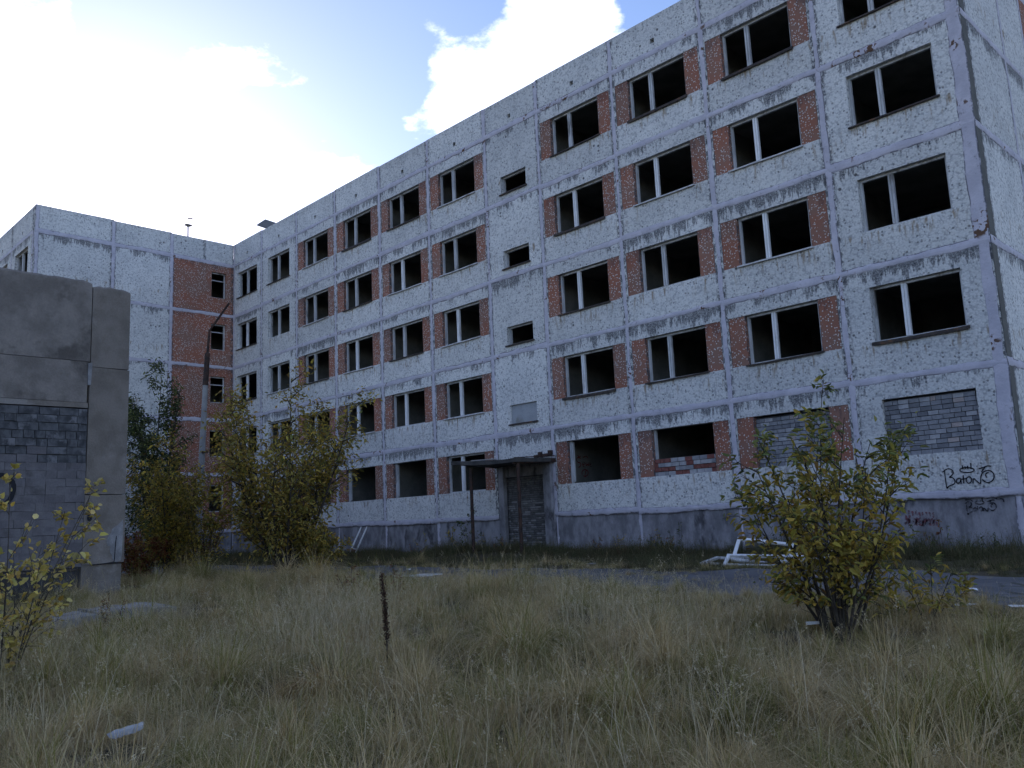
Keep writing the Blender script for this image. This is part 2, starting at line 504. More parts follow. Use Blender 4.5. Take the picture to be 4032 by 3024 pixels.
def panel_mesh(name, W, H, T, holes=(), wob=0.0):
    xs = sorted({0.0, W, *[round(h[0], 4) for h in holes], *[round(h[2], 4) for h in holes]})
    zs = sorted({0.0, H, *[round(h[1], 4) for h in holes], *[round(h[3], 4) for h in holes]})
    nx, nz = len(xs) - 1, len(zs) - 1

    def solid(i, j):
        if not (0 <= i < nx and 0 <= j < nz):
            return False
        cx, cz = (xs[i] + xs[i + 1]) / 2, (zs[j] + zs[j + 1]) / 2
        return not any(h[0] < cx < h[2] and h[1] < cz < h[3] for h in holes)
    V, F, UV, U2 = [], [], [], []

    def q(ps, uvs):
        n = len(V)
        V.extend(ps)
        F.append((n, n + 1, n + 2, n + 3))
        UV.extend(uvs)
        U2.extend([(p[0] / W, p[2] / H) for p in ps])
    for i in range(nx):
        for j in range(nz):
            if not solid(i, j):
                continue
            x0, x1, z0, z1 = xs[i], xs[i + 1], zs[j], zs[j + 1]
            q([(x0, 0, z0), (x1, 0, z0), (x1, 0, z1), (x0, 0, z1)], [(x0, H - z0), (x1, H - z0), (x1, H - z1), (x0, H - z1)])
            q([(x1, T, z0), (x0, T, z0), (x0, T, z1), (x1, T, z1)], [(x1 + 9, H - z0), (x0 + 9, H - z0), (x0 + 9, H - z1), (x1 + 9, H - z1)])
            if not solid(i - 1, j):
                q([(x0, T, z0), (x0, 0, z0), (x0, 0, z1), (x0, T, z1)], [(x0 + T, H - z0), (x0, H - z0), (x0, H - z1), (x0 + T, H - z1)])
            if not solid(i + 1, j):
                q([(x1, 0, z0), (x1, T, z0), (x1, T, z1), (x1, 0, z1)], [(x1, H - z0), (x1 + T, H - z0), (x1 + T, H - z1), (x1, H - z1)])
            if not solid(i, j - 1):
                q([(x0, T, z0), (x1, T, z0), (x1, 0, z0), (x0, 0, z0)], [(x0, H - z0 + T), (x1, H - z0 + T), (x1, H - z0), (x0, H - z0)])
            if not solid(i, j + 1):
                q([(x0, 0, z1), (x1, 0, z1), (x1, T, z1), (x0, T, z1)], [(x0, H - z1), (x1, H - z1), (x1, H - z1 + T), (x0, H - z1 + T)])
    m = bpy.data.meshes.new(name)
    m.from_pydata(V, [], F)
    for nm, dat in (('UVMap', UV), ('UV2', U2)):
        l = m.uv_layers.new(name=nm)
        l.data.foreach_set('uv', np.array([dat[lp.vertex_index] for lp in m.loops], np.float32).ravel())
    return m


MCACHE = {}


def cached(key, fn):
    if key not in MCACHE:
        MCACHE[key] = fn()
    return MCACHE[key]


# ------------------------------------------------------------------ ground and road
def gz(x, y):
    x, y = np.asarray(x, float), np.asarray(y, float)
    t = np.clip((-y - 8) / 12, 0, 1)
    t = t * t * (3 - 2 * t)
    z = -0.1 - 0.22 * t
    near = np.exp(-((x - 0) ** 2 + (y + 14) ** 2) / 900)
    z = z + near * (0.035 * np.sin(x * .9 + y * .5) + .03 * np.sin(x * 1.9 - y * 1.3 + 1) + .02 * np.sin(y * 2.7 + x * .4))
    # soil heaped against the plinth and the entrance
    z = z + 0.22 * np.exp(-((x + 16) ** 2 / 16 + (y + 1.6) ** 2 / 2.2)) + .10 * np.exp(-((y + .6) ** 2) / 1.2) * (np.abs(x + 19) < 21)
    return z


def axis(lo, hi, a, b, fine, grow=1.25):
    c = list(np.arange(a, b + 1e-6, fine))
    s = fine
    while c[-1] < hi:
        s *= grow
        c.append(c[-1] + s)
    s = fine
    while c[0] > lo:
        s *= grow
        c.insert(0, c[0] - s)
    return np.array(c)


def sheet(name, xs, ys, zf, mat):
    X, Y = np.meshgrid(xs, ys)
    V = np.stack([X, Y, zf(X, Y)], -1).reshape(-1, 3)
    nx, ny = len(xs), len(ys)
    i = np.arange(nx * ny).reshape(ny, nx)
    Q = np.stack([i[:-1, :-1], i[:-1, 1:], i[1:, 1:], i[1:, :-1]], -1).reshape(-1, 4)
    m = quads_mesh(name, V, Q)
    for p in m.polygons:
        p.use_smooth = True
    return ob(name, m, mat)


tag(sheet('ground', axis(-1500, 1500, -32, 16, .4), axis(-1500, 1500, -25, 3, .4), gz, M_GROUND), kind='structure')
ROAD_Y0, ROAD_Y1 = -10.2, -5.6


def road_z(X, Y):
    e = np.minimum(Y - ROAD_Y0, ROAD_Y1 - Y)
    edge = .10 * np.sin(X * 1.7) + .07 * np.sin(X * 4.1 + 1)
    return gz(X, Y) + np.where(e < .22 + edge, -.03, .03)


tag(sheet('road', np.arange(-37, 70, .35), np.arange(ROAD_Y0, ROAD_Y1 + .01, .2), road_z, M_ASPHALT), kind='structure')

# ------------------------------------------------------------------ apartment block
BLOCK = thing('apartment_block', 'five-storey white panel apartment block with empty black windows and red strips', 'building')
XJ = [-39.11, -35.82, -32.14, -28.52, -24.83, -21.27, -17.64, -14.71, -11.09, -7.44, -3.78, 0.0]
BAY = 'KJIHGFEDCBA'
ZL = [1.347, 4.4, 7.4, 10.4, 13.4, 16.4]
ZROOF = 17.65
TH = 0.30
HW = 1.135   # half width of the usual opening


def strip_mesh(name, L, wd, vertical, h=.016):
    """smeared mortar band over a panel joint, ragged edges, local x = along face, z up"""
    n = max(4, int(L / .14))
    V, F = [], []
    seed = R.random() * 100
    lo, hi = 0.0, 0.0
    for i in range(n + 1):
        s = L * i / n
        lo = .75 * lo + R.uniform(-.016, .016)
        hi = .75 * hi + R.uniform(-.016, .016)
        a, b = -wd / 2 + lo, wd / 2 + hi
        row = [(a, .004), (a + .045, -h * .7), (0 + (lo + hi) / 3, -h), (b - .045, -h * .7), (b, .004)]
        if vertical:
            V += [(q, y, s) for q, y in row]
        else:
            V += [(s, y, q) for q, y in row]
    for i in range(n):
        for k in range(4):
            a = i * 5 + k
            F.append((a, a + 1, a + 6, a + 5) if vertical else (a, a + 5, a + 6, a + 1))
    m = bpy.data.meshes.new(name)
    m.from_pydata(V, [], F)
    ca = m.color_attributes.new('Col', 'FLOAT_COLOR', 'POINT')
    e = np.zeros((len(V), 4), np.float32)
    e[:, 3] = 1
    e[0::5, :3] = 1
    e[4::5, :3] = 1
    ca.data.foreach_set('color', e.ravel())
    return m


def frame_mesh(W, H, wd=.065, dp=.09, sides='LRTB'):
    b = MB()
    if 'L' in sides:
        b.box((0, 0, 0), (wd, dp, H))
    if 'R' in sides:
        b.box((W - wd, 0, 0), (W, dp, H))
    if 'T' in sides:
        b.box((wd, .002, H - wd), (W - wd, dp - .002, H))
    if 'B' in sides:
        b.box((wd, .002, 0), (W - wd, dp - .002, wd * .8))
    return b.mesh('window_frame')


def mull_mesh(H, wd=.13):
    b = MB()
    b.box((-wd / 2, 0, 0), (-.008, .10, H))
    b.box((.008, .006, 0), (wd / 2, .10, H))
    b.box((-.008, .03, 0), (.008, .09, H))
    return b.mesh('mullion')


def sill_mesh(W, drop, sag=0.):
    b = MB()
    n = 6
    for i in range(n + 1):
        x = -0.06 + (W + .12) * i / n
        z = -sag * math.sin(math.pi * i / n) + R.uniform(-.006, .006)
        b.v += [(x, -.075, z - .012), (x, -.075, z - .012 - drop), (x, -.055, z - .012 - drop), (x, .10, z), (x, .10, z + .018), (x, -.06, z + .006)]
    for i in range(n):
        a = i * 6
        for k in range(6):
            b.f.append((a + k, a + (k + 1) % 6, a + 6 + (k + 1) % 6, a + 6 + k))
    b.f += [tuple(range(5, -1, -1)), tuple(n * 6 + k for k in range(6))]
    return b.mesh('window_sill')


def brick_mesh(L, H, D=.11):
    b = MB()
    j = .006
    b.box((0, 0, 0), (L, D, H))
    v = []
    for (x, y, z) in b.v:
        v.append((x + R.uniform(-j, j) * .6, y + R.uniform(-j, j), z + R.uniform(-j, j) * .5))
    b.v = v
    return b.mesh('brick')


BRICKV = [brick_mesh(.25, .105) for _ in range(6)]
HALFV = [brick_mesh(.12, .105) for _ in range(3)]


def brick_fill(parent, x0, x1, z0, z1, y, picker, lip=0.0):
    """one object per brick in running bond; parent-local coordinates"""
    ph = .122
    rows = int((z1 - z0) / ph + .35)
    ph = (z1 - z0 - lip) / rows
    bk = MB().box((x0, y + .05, z0), (x1, y + .12, z1 - lip * .5)).mesh('mortar')
    ob('mortar', bk, M_MORTAR, parent)
    n = 0
    for r in range(rows):
        x = x0 - (.0 if r % 2 else .13) + R.uniform(-.03, .03)
        while x < x1 - .03:
            L = .25 if R.random() > .07 else .12
            a, b2 = max(x, x0 + .006), min(x + L, x1 - .006)
            if b2 - a > .04:
                src = R.choice(BRICKV) if L > .2 else R.choice(HALFV)
                o = ob('brick', src, None, parent, (a, y + R.uniform(-.008, .008), z0 + r * ph + .006))
                o.scale = ((b2 - a) / L, 1, (ph - .016) / .105)
                m = picker(r, n)
                if not o.data.materials:
                    o.data.materials.append(M_BRICK[0])
                o.material_slots[0].link = 'OBJECT'
                o.material_slots[0].material = m
                n += 1
            x += L + .014
    return rows


def pick_grey(r, n):
    if r == 7 and n % 31 == 21:
        return M_BRICKW
    x = R.random()
    return M_BRICK[1] if x < .2 else M_BRICK[2] if x < .34 else M_BRICK[3] if x < .38 else M_BRICK[0]


def pick_mix(r, n):
    x = R.random()
    return M_BRICKRED if x < .4 else M_BRICK[2] if x < .8 else M_BRICK[0]


def window_bits(pan, x0, x1, z0, z1, mode='full', mull=.375, sill=True, bright=False):
    """frame, mullion and sill inside an opening of panel pan (panel-local)"""
    W, H = x1 - x0, z1 - z0
    sides = {'full': 'LRTB', 'left': 'L', 'leftbot': 'LB', 'none': ''}[mode]
    if sides:
        ob('window_frame', cached(('fr', round(W, 2), round(H, 2), sides), lambda: frame_mesh(W - .01, H - .01, sides=sides)), M_FRAME, pan, (x0 + .005, .13, z0 + .005))
    if mull:
        o = ob('mullion', cached(('mu', round(H, 2), bright), lambda: mull_mesh(H - .12)), M_MULL if bright else M_FRAME, pan, (x0 + W * mull + R.uniform(-.03, .03), .115, z0 + .06))
        o.rotation_euler = (0, R.uniform(-.008, .008), 0)
    if sill:
        k = R.randint(0, 3)
        big = R.random() < .25
        o = ob('window_sill', cached(('si', round(W, 2), k, big), lambda: sill_mesh(W, .07 if big else .03, R.uniform(0, .02))), M_SILL if R.random() < .8 else M_SILLW, pan, (x0, 0, z0))
        o.rotation_euler = (0, R.uniform(-.01, .01), 0)


def face_panel(ang, org, u0, u1, z0, z1, kind, bay='', fl=0, mat=None, gap=.012):
    """one prefabricated wall panel; face frame: u along the wall, normal to the viewer's side"""
    c, s = math.cos(ang), math.sin(ang)
    W, H = u1 - u0 - gap, z1 - z0 - gap
    x, y = org[0] + c * (u0 + gap / 2), org[1] + s * (u0 + gap / 2)
    pr = R.uniform(-.006, .006)
    x, y = x - s * pr, y + c * pr
    zb, zt = z1 - 2.03 - z0, z1 - .545 - z0     # opening, panel-local
    mid = W / 2
    if kind == 'blank':
        key, holes = ('b', round(W, 3), round(H, 3)), []
    elif kind == 'parapet':
        v = .40 if H > 1 else .2
        key, holes = ('p', round(W, 3), round(H, 3)), [(mid - .085, v - .09, mid + .085, v + .08)]
    elif kind == 'red':
        key, holes = ('r', round(W, 3), round(H, 3)), [(.13, zb, W - .13, zt)]
    elif kind == 'plain':
        key, holes = ('w', round(W, 3), round(H, 3)), [(mid - HW, zb, mid + HW, zt)]
    elif kind == 'stair':
        key, holes = ('s', round(W, 3), round(H, 3)), [(.86 - .02, .335, 2.22, 1.05)]
    elif kind == 'wingwin':
        key, holes = ('ww', round(W, 3), round(H, 3)), [(W - 1.31, zb, W - .44, zt)]
    me = cached(key + (kind,), lambda: panel_mesh('wall_panel', W, H, TH, holes))
    mat = mat or (M_PARAPET if z0 == ZL[5] else None)
    p = ob('wall_panel', me, mat or M_PANEL, BLOCK, (x, y, z0 + gap / 2), ang)
    if mat and me.materials and me.materials[0] != mat:
        p.material_slots[0].link = 'OBJECT'
        p.material_slots[0].material = mat
    if kind == 'parapet':
        h = holes[0]
        ob('vent_back', cached('vb', lambda: MB().box((0, 0, 0), (.19, .03, .19)).mesh('vent_back')), M_MORTAR, p, (h[0] - .01, TH + .002, h[1] - .01))
    if kind == 'red':
        for a, b2 in ((.13, mid - HW), (mid + HW, W - .13)):
            w2 = b2 - a - .004
            rm = cached(('ri', round(w2, 3)), lambda: panel_mesh('red_infill', w2, zt - zb - .006, TH - .04))
            ob('red_infill', rm, M_RED, p, (a + .002, .014 + R.uniform(-.004, .004), zb + .003))
    return p, mid, zb, zt


for bi, bay in enumerate(BAY):
    u0, u1 = XJ[bi], XJ[bi + 1]
    for fl in range(1, 6):
        z0, z1 = ZL[fl - 1], ZL[fl]
        if bay == 'E':
            if fl == 1:
                face_panel(0, (0, 0), u0, u1, 3.2, 4.4, 'blank')
                continue
            p, mid, zb, zt = face_panel(0, (0, 0), u0, u1, z0, z1, 'stair')
            if fl == 2:
                ob('window_board', MB().box((0, 0, 0), (1.37, .03, .705)).mesh('window_board'), M_BOARD, p, (.845, .07, .34))
            else:
                ob('window_frame', cached('sfr', lambda: frame_mesh(1.37, .705, .05)), M_FRAME, p, (.845, .13, .34))
            ob('window_sill', cached('ssi', lambda: sill_mesh(1.38, .035, .0)), M_SILL, p, (.84, 0, .335))
            continue
        kind = 'plain' if bay in 'AJK' else 'red'
        p, mid, zb, zt = face_panel(0, (0, 0), u0, u1, z0, z1, kind, bay, fl)
        x0, x1 = mid - HW, mid + HW
        if fl == 1 and bay == 'A':
            brick_fill(p, x0, x1, zb, zt, .10, pick_grey, .05)
            PANEL_A1 = p
        elif fl == 1 and bay == 'B':
            brick_fill(p, x0, x1, zb, zt, .12, pick_grey, .08)
        elif fl == 1 and bay == 'C':
            brick_fill(p, x0, x1, zb, zb + .54, .06, pick_mix)
            window_bits(p, x0, x1, zb, zt, 'left', None, False)
        elif fl == 1 and bay in 'D':
            window_bits(p, x0, x1, zb, zt, 'left', .045, False)
        elif fl == 1 and bay in 'GH':
            window_bits(p, x0, x1, zb, zt, 'left', .05, False)
        else:
            window_bits(p, x0, x1, zb, zt, 'full', .375 if bay not in 'JK' else .42, R.random() < .85, bright=(R.random() < (.75 if bay in 'ABCDF' else .35) and fl < 5))
    # parapet and plinth
    hh = R.uniform(-.02, .02)
    face_panel(0, (0, 0), u0, u1, ZL[5], ZROOF + hh, 'parapet' if bay != 'E' else 'parapet')
    if bay != 'E':
        ob('plinth_panel', MB().box((u0 + .003, .05 + R.uniform(-.01, .01), -.7), (u1 - .003, .38, ZL[0] - .006)).mesh('plinth_panel'), M_PLINTH, BLOCK)

# joint bands: vertical per storey, horizontal per bay
for j, u in enumerate(XJ):
    for k in range(6):
        z0, z1 = (ZL[k], ZL[k + 1]) if k < 5 else (ZL[5], ZROOF - .03)
        wd = .19 if u > -39 else .16
        uu = u
        if j == len(XJ) - 1:
            wd, uu = .34, u - .17
        if k == 0 and u in (-17.64,):
            z0 = 3.2
        ob('joint_band', strip_mesh('joint_band', z1 - z0, wd * R.uniform(.85, 1.1), True, .018), M_JOINT, BLOCK, (uu + (.08 if j == 0 else 0), 0, z0))
    if u not in (-17.64,) and R.random() < .9:
        ob('joint_band', strip_mesh('joint_band', ZL[0] + .55, .17, True), M_JOINT, BLOCK, (min(uu, -.1), .048, -.55))
for bi, bay in enumerate(BAY):
    for k, z in enumerate(ZL):
        if k == 0 and bay == 'E':
            continue
        L = XJ[bi + 1] - XJ[bi]
        ob('joint_band', strip_mesh('joint_band', L, R.uniform(.18, .25), False, .020), M_JOINT, BLOCK, (XJ[bi], 0, z + R.uniform(-.02, .02)))

# end wall (faces +x) with the bare corner strip
EW = math.pi / 2
for fl in range(1, 6):
    z0, z1 = ZL[fl - 1], ZL[fl]
    for a, b2, m in ((.42, 3.6, None), (3.6, 5.9, None), (5.9, 9.5, M_RED), (9.5, 12.6, None)):
        face_panel(EW, (0, 0), a, b2, z0, z1, 'blank', mat=m)
    ob('corner_strip', wob_box((-.26, .028, z0 + .12), (.006, .415, z1 - .10), .006).mesh('corner_strip'), M_DARKCONC, BLOCK)
    ob('joint_band', strip_mesh('joint_band', .44, .24, False), M_JOINT, BLOCK, (0, 0, z1), EW)
for a, b2 in ((.01, 3.6), (3.6, 5.9), (5.9, 9.5), (9.5, 12.6)):
    face_panel(EW, (0, 0), a, b2, ZL[5], ZROOF, 'blank')
    ob('plinth_panel', MB().box((-.38, a + .4 if a < 1 else a, -.7), (-.05, b2 - .006, ZL[0] - .006)).mesh('plinth_panel'), M_PLINTH, BLOCK)
    for z in ZL:
        ob('joint_band', strip_mesh('joint_band', b2 - a, .22, False), M_JOINT, BLOCK, (0, a, z), EW)
    for k in range(5):
        ob('joint_band', strip_mesh('joint_band', 3.0, .2, True), M_JOINT, BLOCK, (0, b2, ZL[k]), EW)

# projecting wing: side wall faces +x at x = -39.11, front wall faces -y at y = -10.42
XW, YW = -39.11, -10.42
WJ = [YW, -6.68, -3.595, 0.0]
for k in range(3):
    a, b2 = WJ[k], WJ[k + 1]
    for fl in range(1, 6):
        z0, z1 = ZL[fl - 1], ZL[fl]
        if k == 2:
            p, mid, zb, zt = face_panel(EW, (XW, 0), a, b2, z0, z1, 'wingwin', mat=M_RED)
            W = b2 - a - .012
            ob('window_frame', cached('wfr', lambda: frame_mesh(.86, 1.475, .06)), M_FRAME, p, (W - 1.305, .13, zb + .005))
            if fl % 2 or fl == 4:
                ob('transom', cached('wtr', lambda: MB().box((.06, 0, 0), (.80, .07, .05)).mesh('transom')), M_FRAME, p, (W - 1.305, .135, zb + 1.0))
        else:
            face_panel(EW, (XW, 0), a, b2, z0, z1, 'blank')
        ob('joint_band', strip_mesh('joint_band', b2 - a, .22, False), M_JOINT, BLOCK, (XW, a, z0), EW)
        ob('joint_band', strip_mesh('joint_band', z1 - z0, .2, True), M_JOINT, BLOCK, (XW, a + (.09 if k == 0 else 0), z0), EW)
    ob('joint_band', strip_mesh('joint_band', b2 - a, .24, False), M_JOINT, BLOCK, (XW, a, ZL[5]), EW)
    ob('joint_band', strip_mesh('joint_band', ZROOF - ZL[5] - .03, .2, True), M_JOINT, BLOCK, (XW, a + (.09 if k == 0 else 0), ZL[5]), EW)
    sp = [a, b2] if k < 2 else [a, -1.75, b2]
    for q in range(len(sp) - 1):
        face_panel(EW, (XW, 0), sp[q], sp[q + 1], ZL[5], ZROOF + (.09 if k == 0 else .04 if k == 1 else 0), 'blank')
    ob('plinth_panel', MB().box((XW - .38, a, -.7), (XW - .05, b2 - .006, ZL[0] - .006)).mesh('plinth_panel'), M_PLINTH, BLOCK)
for k in range(4):
    b2 = XW - k * 3.65 - .32
    a = b2 - 3.65
    for fl in range(1, 6):
        z0, z1 = ZL[fl - 1], ZL[fl]
        p, mid, zb, zt = face_panel(0, (0, YW), a, b2, z0, z1, 'plain')
        window_bits(p, mid - HW, mid + HW, zb, zt, 'full', .42, True)
        ob('joint_band', strip_mesh('joint_band', 3.65, .22, False), M_JOINT, BLOCK, (a, YW, z0))
        ob('joint_band', strip_mesh('joint_band', 3.0, .2, True), M_JOINT, BLOCK, (b2, YW, z0))
    ob('joint_band', strip_mesh('joint_band', 3.65, .22, False), M_JOINT, BLOCK, (a, YW, ZL[5]))
    face_panel(0, (0, YW), a, b2, ZL[5], ZROOF + .08, 'parapet')
    ob('plinth_panel', MB().box((a, YW + .05, -.7), (b2, YW + .38, ZL[0] - .006)).mesh('plinth_panel'), M_PLINTH, BLOCK)
ob('corner_strip', MB().box((XW - .315, YW + .01, -.6), (XW - .305 + .29, YW + .30, ZROOF + .06)).mesh('corner_strip'), M_JOINT, BLOCK)

# inside: floor slabs, cross walls, corridor wall, outer shell, roof
XWL = XW - .32 - 4 * 3.65
for k, z in enumerate(ZL):
    ob('floor_slab', MB().box((XW + .02, TH + .02, z - .13), (-TH - .08, 12.2, z + .06)).mesh('floor_slab'), M_INT, BLOCK)
    ob('floor_slab', MB().box((XWL, YW + TH + .02, z - .13), (XW - TH - .02, 12.2, z + .06)).mesh('floor_slab'), M_INT, BLOCK)
for k in range(5):
    z0, z1 = ZL[k] + .06, ZL[k + 1] - .13
    for u in XJ[1:-1]:
        ob('partition_wall', cached(('pt', k == 0), lambda: MB().box((-.08, TH + .02, 0), (.08, 5.4, z1 - z0)).mesh('partition_wall')), M_INT, BLOCK, (u, 0, z0))
    ob('corridor_wall', MB().box((XW, 5.4, z0), (-TH - .08, 5.55, z1)).mesh('corridor_wall'), M_INT, BLOCK)
    for u in (XW - 4.0, XW - 7.65, XW - 11.3):
        ob('partition_wall', cached(('pu', k == 0), lambda: MB().box((-.08, YW + TH + .02, 0), (.08, YW + 5, z1 - z0)).mesh('partition_wall')), M_INT, BLOCK, (u, 0, z0))
    ob('corridor_wall', MB().box((XWL, YW + 5, z0), (XW - TH - .02, YW + 5.12, z1)).mesh('corridor_wall'), M_INT, BLOCK)
    ob('partition_wall', MB().box((XW - 3.2, YW + 5.15, z0), (XW - 3.05, 5.3, z1)).mesh('partition_wall'), M_INT, BLOCK)
ob('outer_wall', MB().box((XWL, 12.2, -.7), (-.02, 12.5, ZROOF)).mesh('outer_wall'), M_PANEL, BLOCK)
ob('outer_wall', MB().box((XWL - .3, YW + .01, -.7), (XWL, 12.5, ZROOF)).mesh('outer_wall'), M_PANEL, BLOCK)
roof = ob('roof', MB().box((XWL, TH + .02, 16.75), (-TH - .02, 12.2, 16.95)).box((XWL, YW + TH + .02, 16.76), (XW - TH - .02, TH, 16.94)).mesh('roof'), M_ROOFING, BLOCK)
rv = ob('roof_vent', MB().box((-38.62, 2.32, 16.6), (-38.38, 2.58, 18.75)).mesh('roof_vent'), M_DARKCONC, BLOCK)
pts = [on_plane(1, y, 980 + x / 12.29, 820 + q / 12.29) for x, q, y in ((790, 580, 2.8), (390, 840, 1.4), (850, 995, 1.2), (1400, 780, 2.6))]
mb = MB()
c0 = sum(pts) / 4
for dz in (0, .07):
    for p_ in pts:
        mb.v.append(tuple(p_ + np.array([0, 0, dz])))
mb.f = [(0, 1, 2, 3), (7, 6, 5, 4), (0, 4, 5, 1), (1, 5, 6, 2), (2, 6, 7, 3), (3, 7, 4, 0)]
rv.location = (c0[0] + 38.5 + .25, c0[1] - 2.45 + .25, c0[2] - 18.80)
cap = ob('vent_cap', mb.mesh('vent_cap'), M_DARKCONC, rv, (-rv.location[0], -rv.location[1], -rv.location[2]))

# entrance: piers, bricked doorway, canopy
ob('door_pier', MB().box((-17.66, .02, -.7), (-17.36, .45, 3.196)).mesh('door_pier'), M_PLINTH, BLOCK)
ob('door_pier', MB().box((-15.13, -.16, -.7), (-14.78, .45, 3.19)).mesh('door_pier'), M_PLINTH, BLOCK)
ob('door_lintel', MB().box((-17.36, .10, 2.80), (-15.13, .44, 3.196)).mesh('door_lintel'), M_PLINTH, BLOCK)
infill = ob('door_infill', MB().box((-17.36, .20, -.7), (-15.13, .44, 2.80)).mesh('door_infill'), M_MORTAR, BLOCK)
V, Q, CC = [], [], []
zz = -.5
row = 0
while zz < 2.72:
    xx = -17.355 - (.13 if row % 2 else 0) + R.uniform(-.02, .02)
    while xx < -15.14:
        L = .25 if R.random() < .6 else .12
        a, b2 = max(xx, -17.355), min(xx + L, -15.135)
        if b2 - a > .05:
            n = len(V)
            y0 = .185 + R.uniform(-.008, .01)
            V += [(a, y0, zz), (b2, y0, zz), (b2, y0, zz + .066), (a, y0, zz + .066), (a, .21, zz), (b2, .21, zz), (b2, .21, zz + .066), (a, .21, zz + .066)]
            Q += [(n, n + 1, n + 2, n + 3), (n, n + 4, n + 5, n + 1), (n + 1, n + 5, n + 6, n + 2), (n + 2, n + 6, n + 7, n + 3), (n + 3, n + 7, n + 4, n)]
            g = R.choice([.11, .13, .15, .17]) if not (zz < 1.9 and R.random() < .3) else R.uniform(.2, .29)
            CC += [(g, g * .98, g * .97)] * 8
        xx += L + .012
    zz += .078
    row += 1
M_VBRICK, t_, b_ = new_mat('old_door_bricks')
t_.links.new(nd(t_, 'ShaderNodeVertexColor', layer_name='Col').outputs[0], b_.inputs['Base Color'])
o = ob('brick_courses', quads_mesh('brick_courses', V, Q, np.array(CC)), M_VBRICK, infill)
o['kind'] = 'stuff'

canopy = ob('entrance_canopy', None, None, BLOCK, (0, 0, 0))
bm_ = MB()
nxc, nyc = 10, 6
for top in (0, 1):
    for j in range(nyc + 1):
        for i in range(nxc + 1):
            s, tq = i / nxc, j / nyc
            x = -17.72 + 3.1 * s + .25 * tq * (s - .1)
            y = .02 - 2.22 * tq + R.uniform(-.02, .02) * (j == nyc)
            z = 3.17 + .05 * s + tq * (.07 - .18 * s) + .03 * math.sin(5 * s + 2 * tq) + (.13 + R.uniform(-.02, .02) if top else 0)
            bm_.v.append((x, y, z))
N1 = (nxc + 1) * (nyc + 1)
for j in range(nyc):
    for i in range(nxc):
        a = j * (nxc + 1) + i
        bm_.f.append((a, a + 1, a + nxc + 2, a + nxc + 1))
        bm_.f.append((N1 + a + nxc + 1, N1 + a + nxc + 2, N1 + a + 1, N1 + a))
for i in range(nxc):
    a = i
    bm_.f.append((a, N1 + a, N1 + a + 1, a + 1))
    a = nyc * (nxc + 1) + i
    bm_.f.append((a + 1, N1 + a + 1, N1 + a, a))
for j in range(nyc):
    a = j * (nxc + 1)
    bm_.f.append((a + nxc + 1, N1 + a + nxc + 1, N1 + a, a))
    a = j * (nxc + 1) + nxc
    bm_.f.append((a, N1 + a, N1 + a + nxc + 1, a + nxc + 1))
ob('canopy_slab', bm_.mesh('canopy_slab'), M_ROOFING, canopy)
ob('edge_beam', MB().bar((-14.58, -2.15, 3.13), (-14.62, -.02, 3.24), .05, .12).mesh('edge_beam'), M_RUST, canopy)
ob('flashing', MB().bar((-14.56, -2.1, 3.28), (-14.64, -.05, 3.40), .06, .03).bar((-15.6, -.08, 3.44), (-14.72, -.08, 3.46), .03, .10).mesh('flashing'), M_RUST, canopy)
ob('loose_board', MB().bar((-16.9, -1.9, 3.36), (-15.9, -1.7, 3.35), .16, .03).mesh('loose_board'), M_WEATHWOOD, canopy)
for x in (-16.89, -14.50):
    ob('post', MB().tube([(x, -2.0, -.3), (x, -2.0, 3.10)], [.06, .06], 10).mesh('post'), M_RUST, canopy)
ob('lamp_bracket', MB().box((-15.35, -.14, 3.40), (-15.25, .0, 3.58)).box((-14.84, -.16, 3.44), (-14.72, .0, 3.60)).mesh('lamp_bracket'), M_RUST, canopy)


# ------------------------------------------------------------------ graffiti (flat paint on the wall)
def ribbon(strokes, wd, to3d):
    V, F = [], []
    for st in strokes:
        # smooth the polyline a little
        pts = [np.array(p, float) for p in st]
        for _ in range(2):
            if len(pts) > 2:
                q = [pts[0]]
                for a, b2 in zip(pts[:-1], pts[1:]):
                    q += [a * .75 + b2 * .25, a * .25 + b2 * .75]
                pts = q + [pts[-1]]
        P = [to3d(p) for p in pts]
        n = len(V)
        k = 0
        for i in range(len(P)):
            d = P[min(i + 1, len(P) - 1)] - P[max(i - 1, 0)]
            L = np.hypot(d[0], d[1])
            if L < 1e-6:
                d, L = np.array([1., 0]), 1.
            s = np.array([-d[1], d[0]]) / L * wd / 2 * R.uniform(.85, 1.15)
            V += [tuple(P[i] + s), tuple(P[i] - s)]
            k += 1
        for i in range(k - 1):
            F.append((n + 2 * i, n + 2 * i + 1, n + 2 * i + 3, n + 2 * i + 2))
    return V, F


def ell(cx, cy, rx, ry, a0=0, a1=360, n=18):
    return [(cx + rx * math.cos(math.radians(a0 + (a1 - a0) * i / n)), cy + ry * math.sin(math.radians(a0 + (a1 - a0) * i / n))) for i in range(n + 1)]


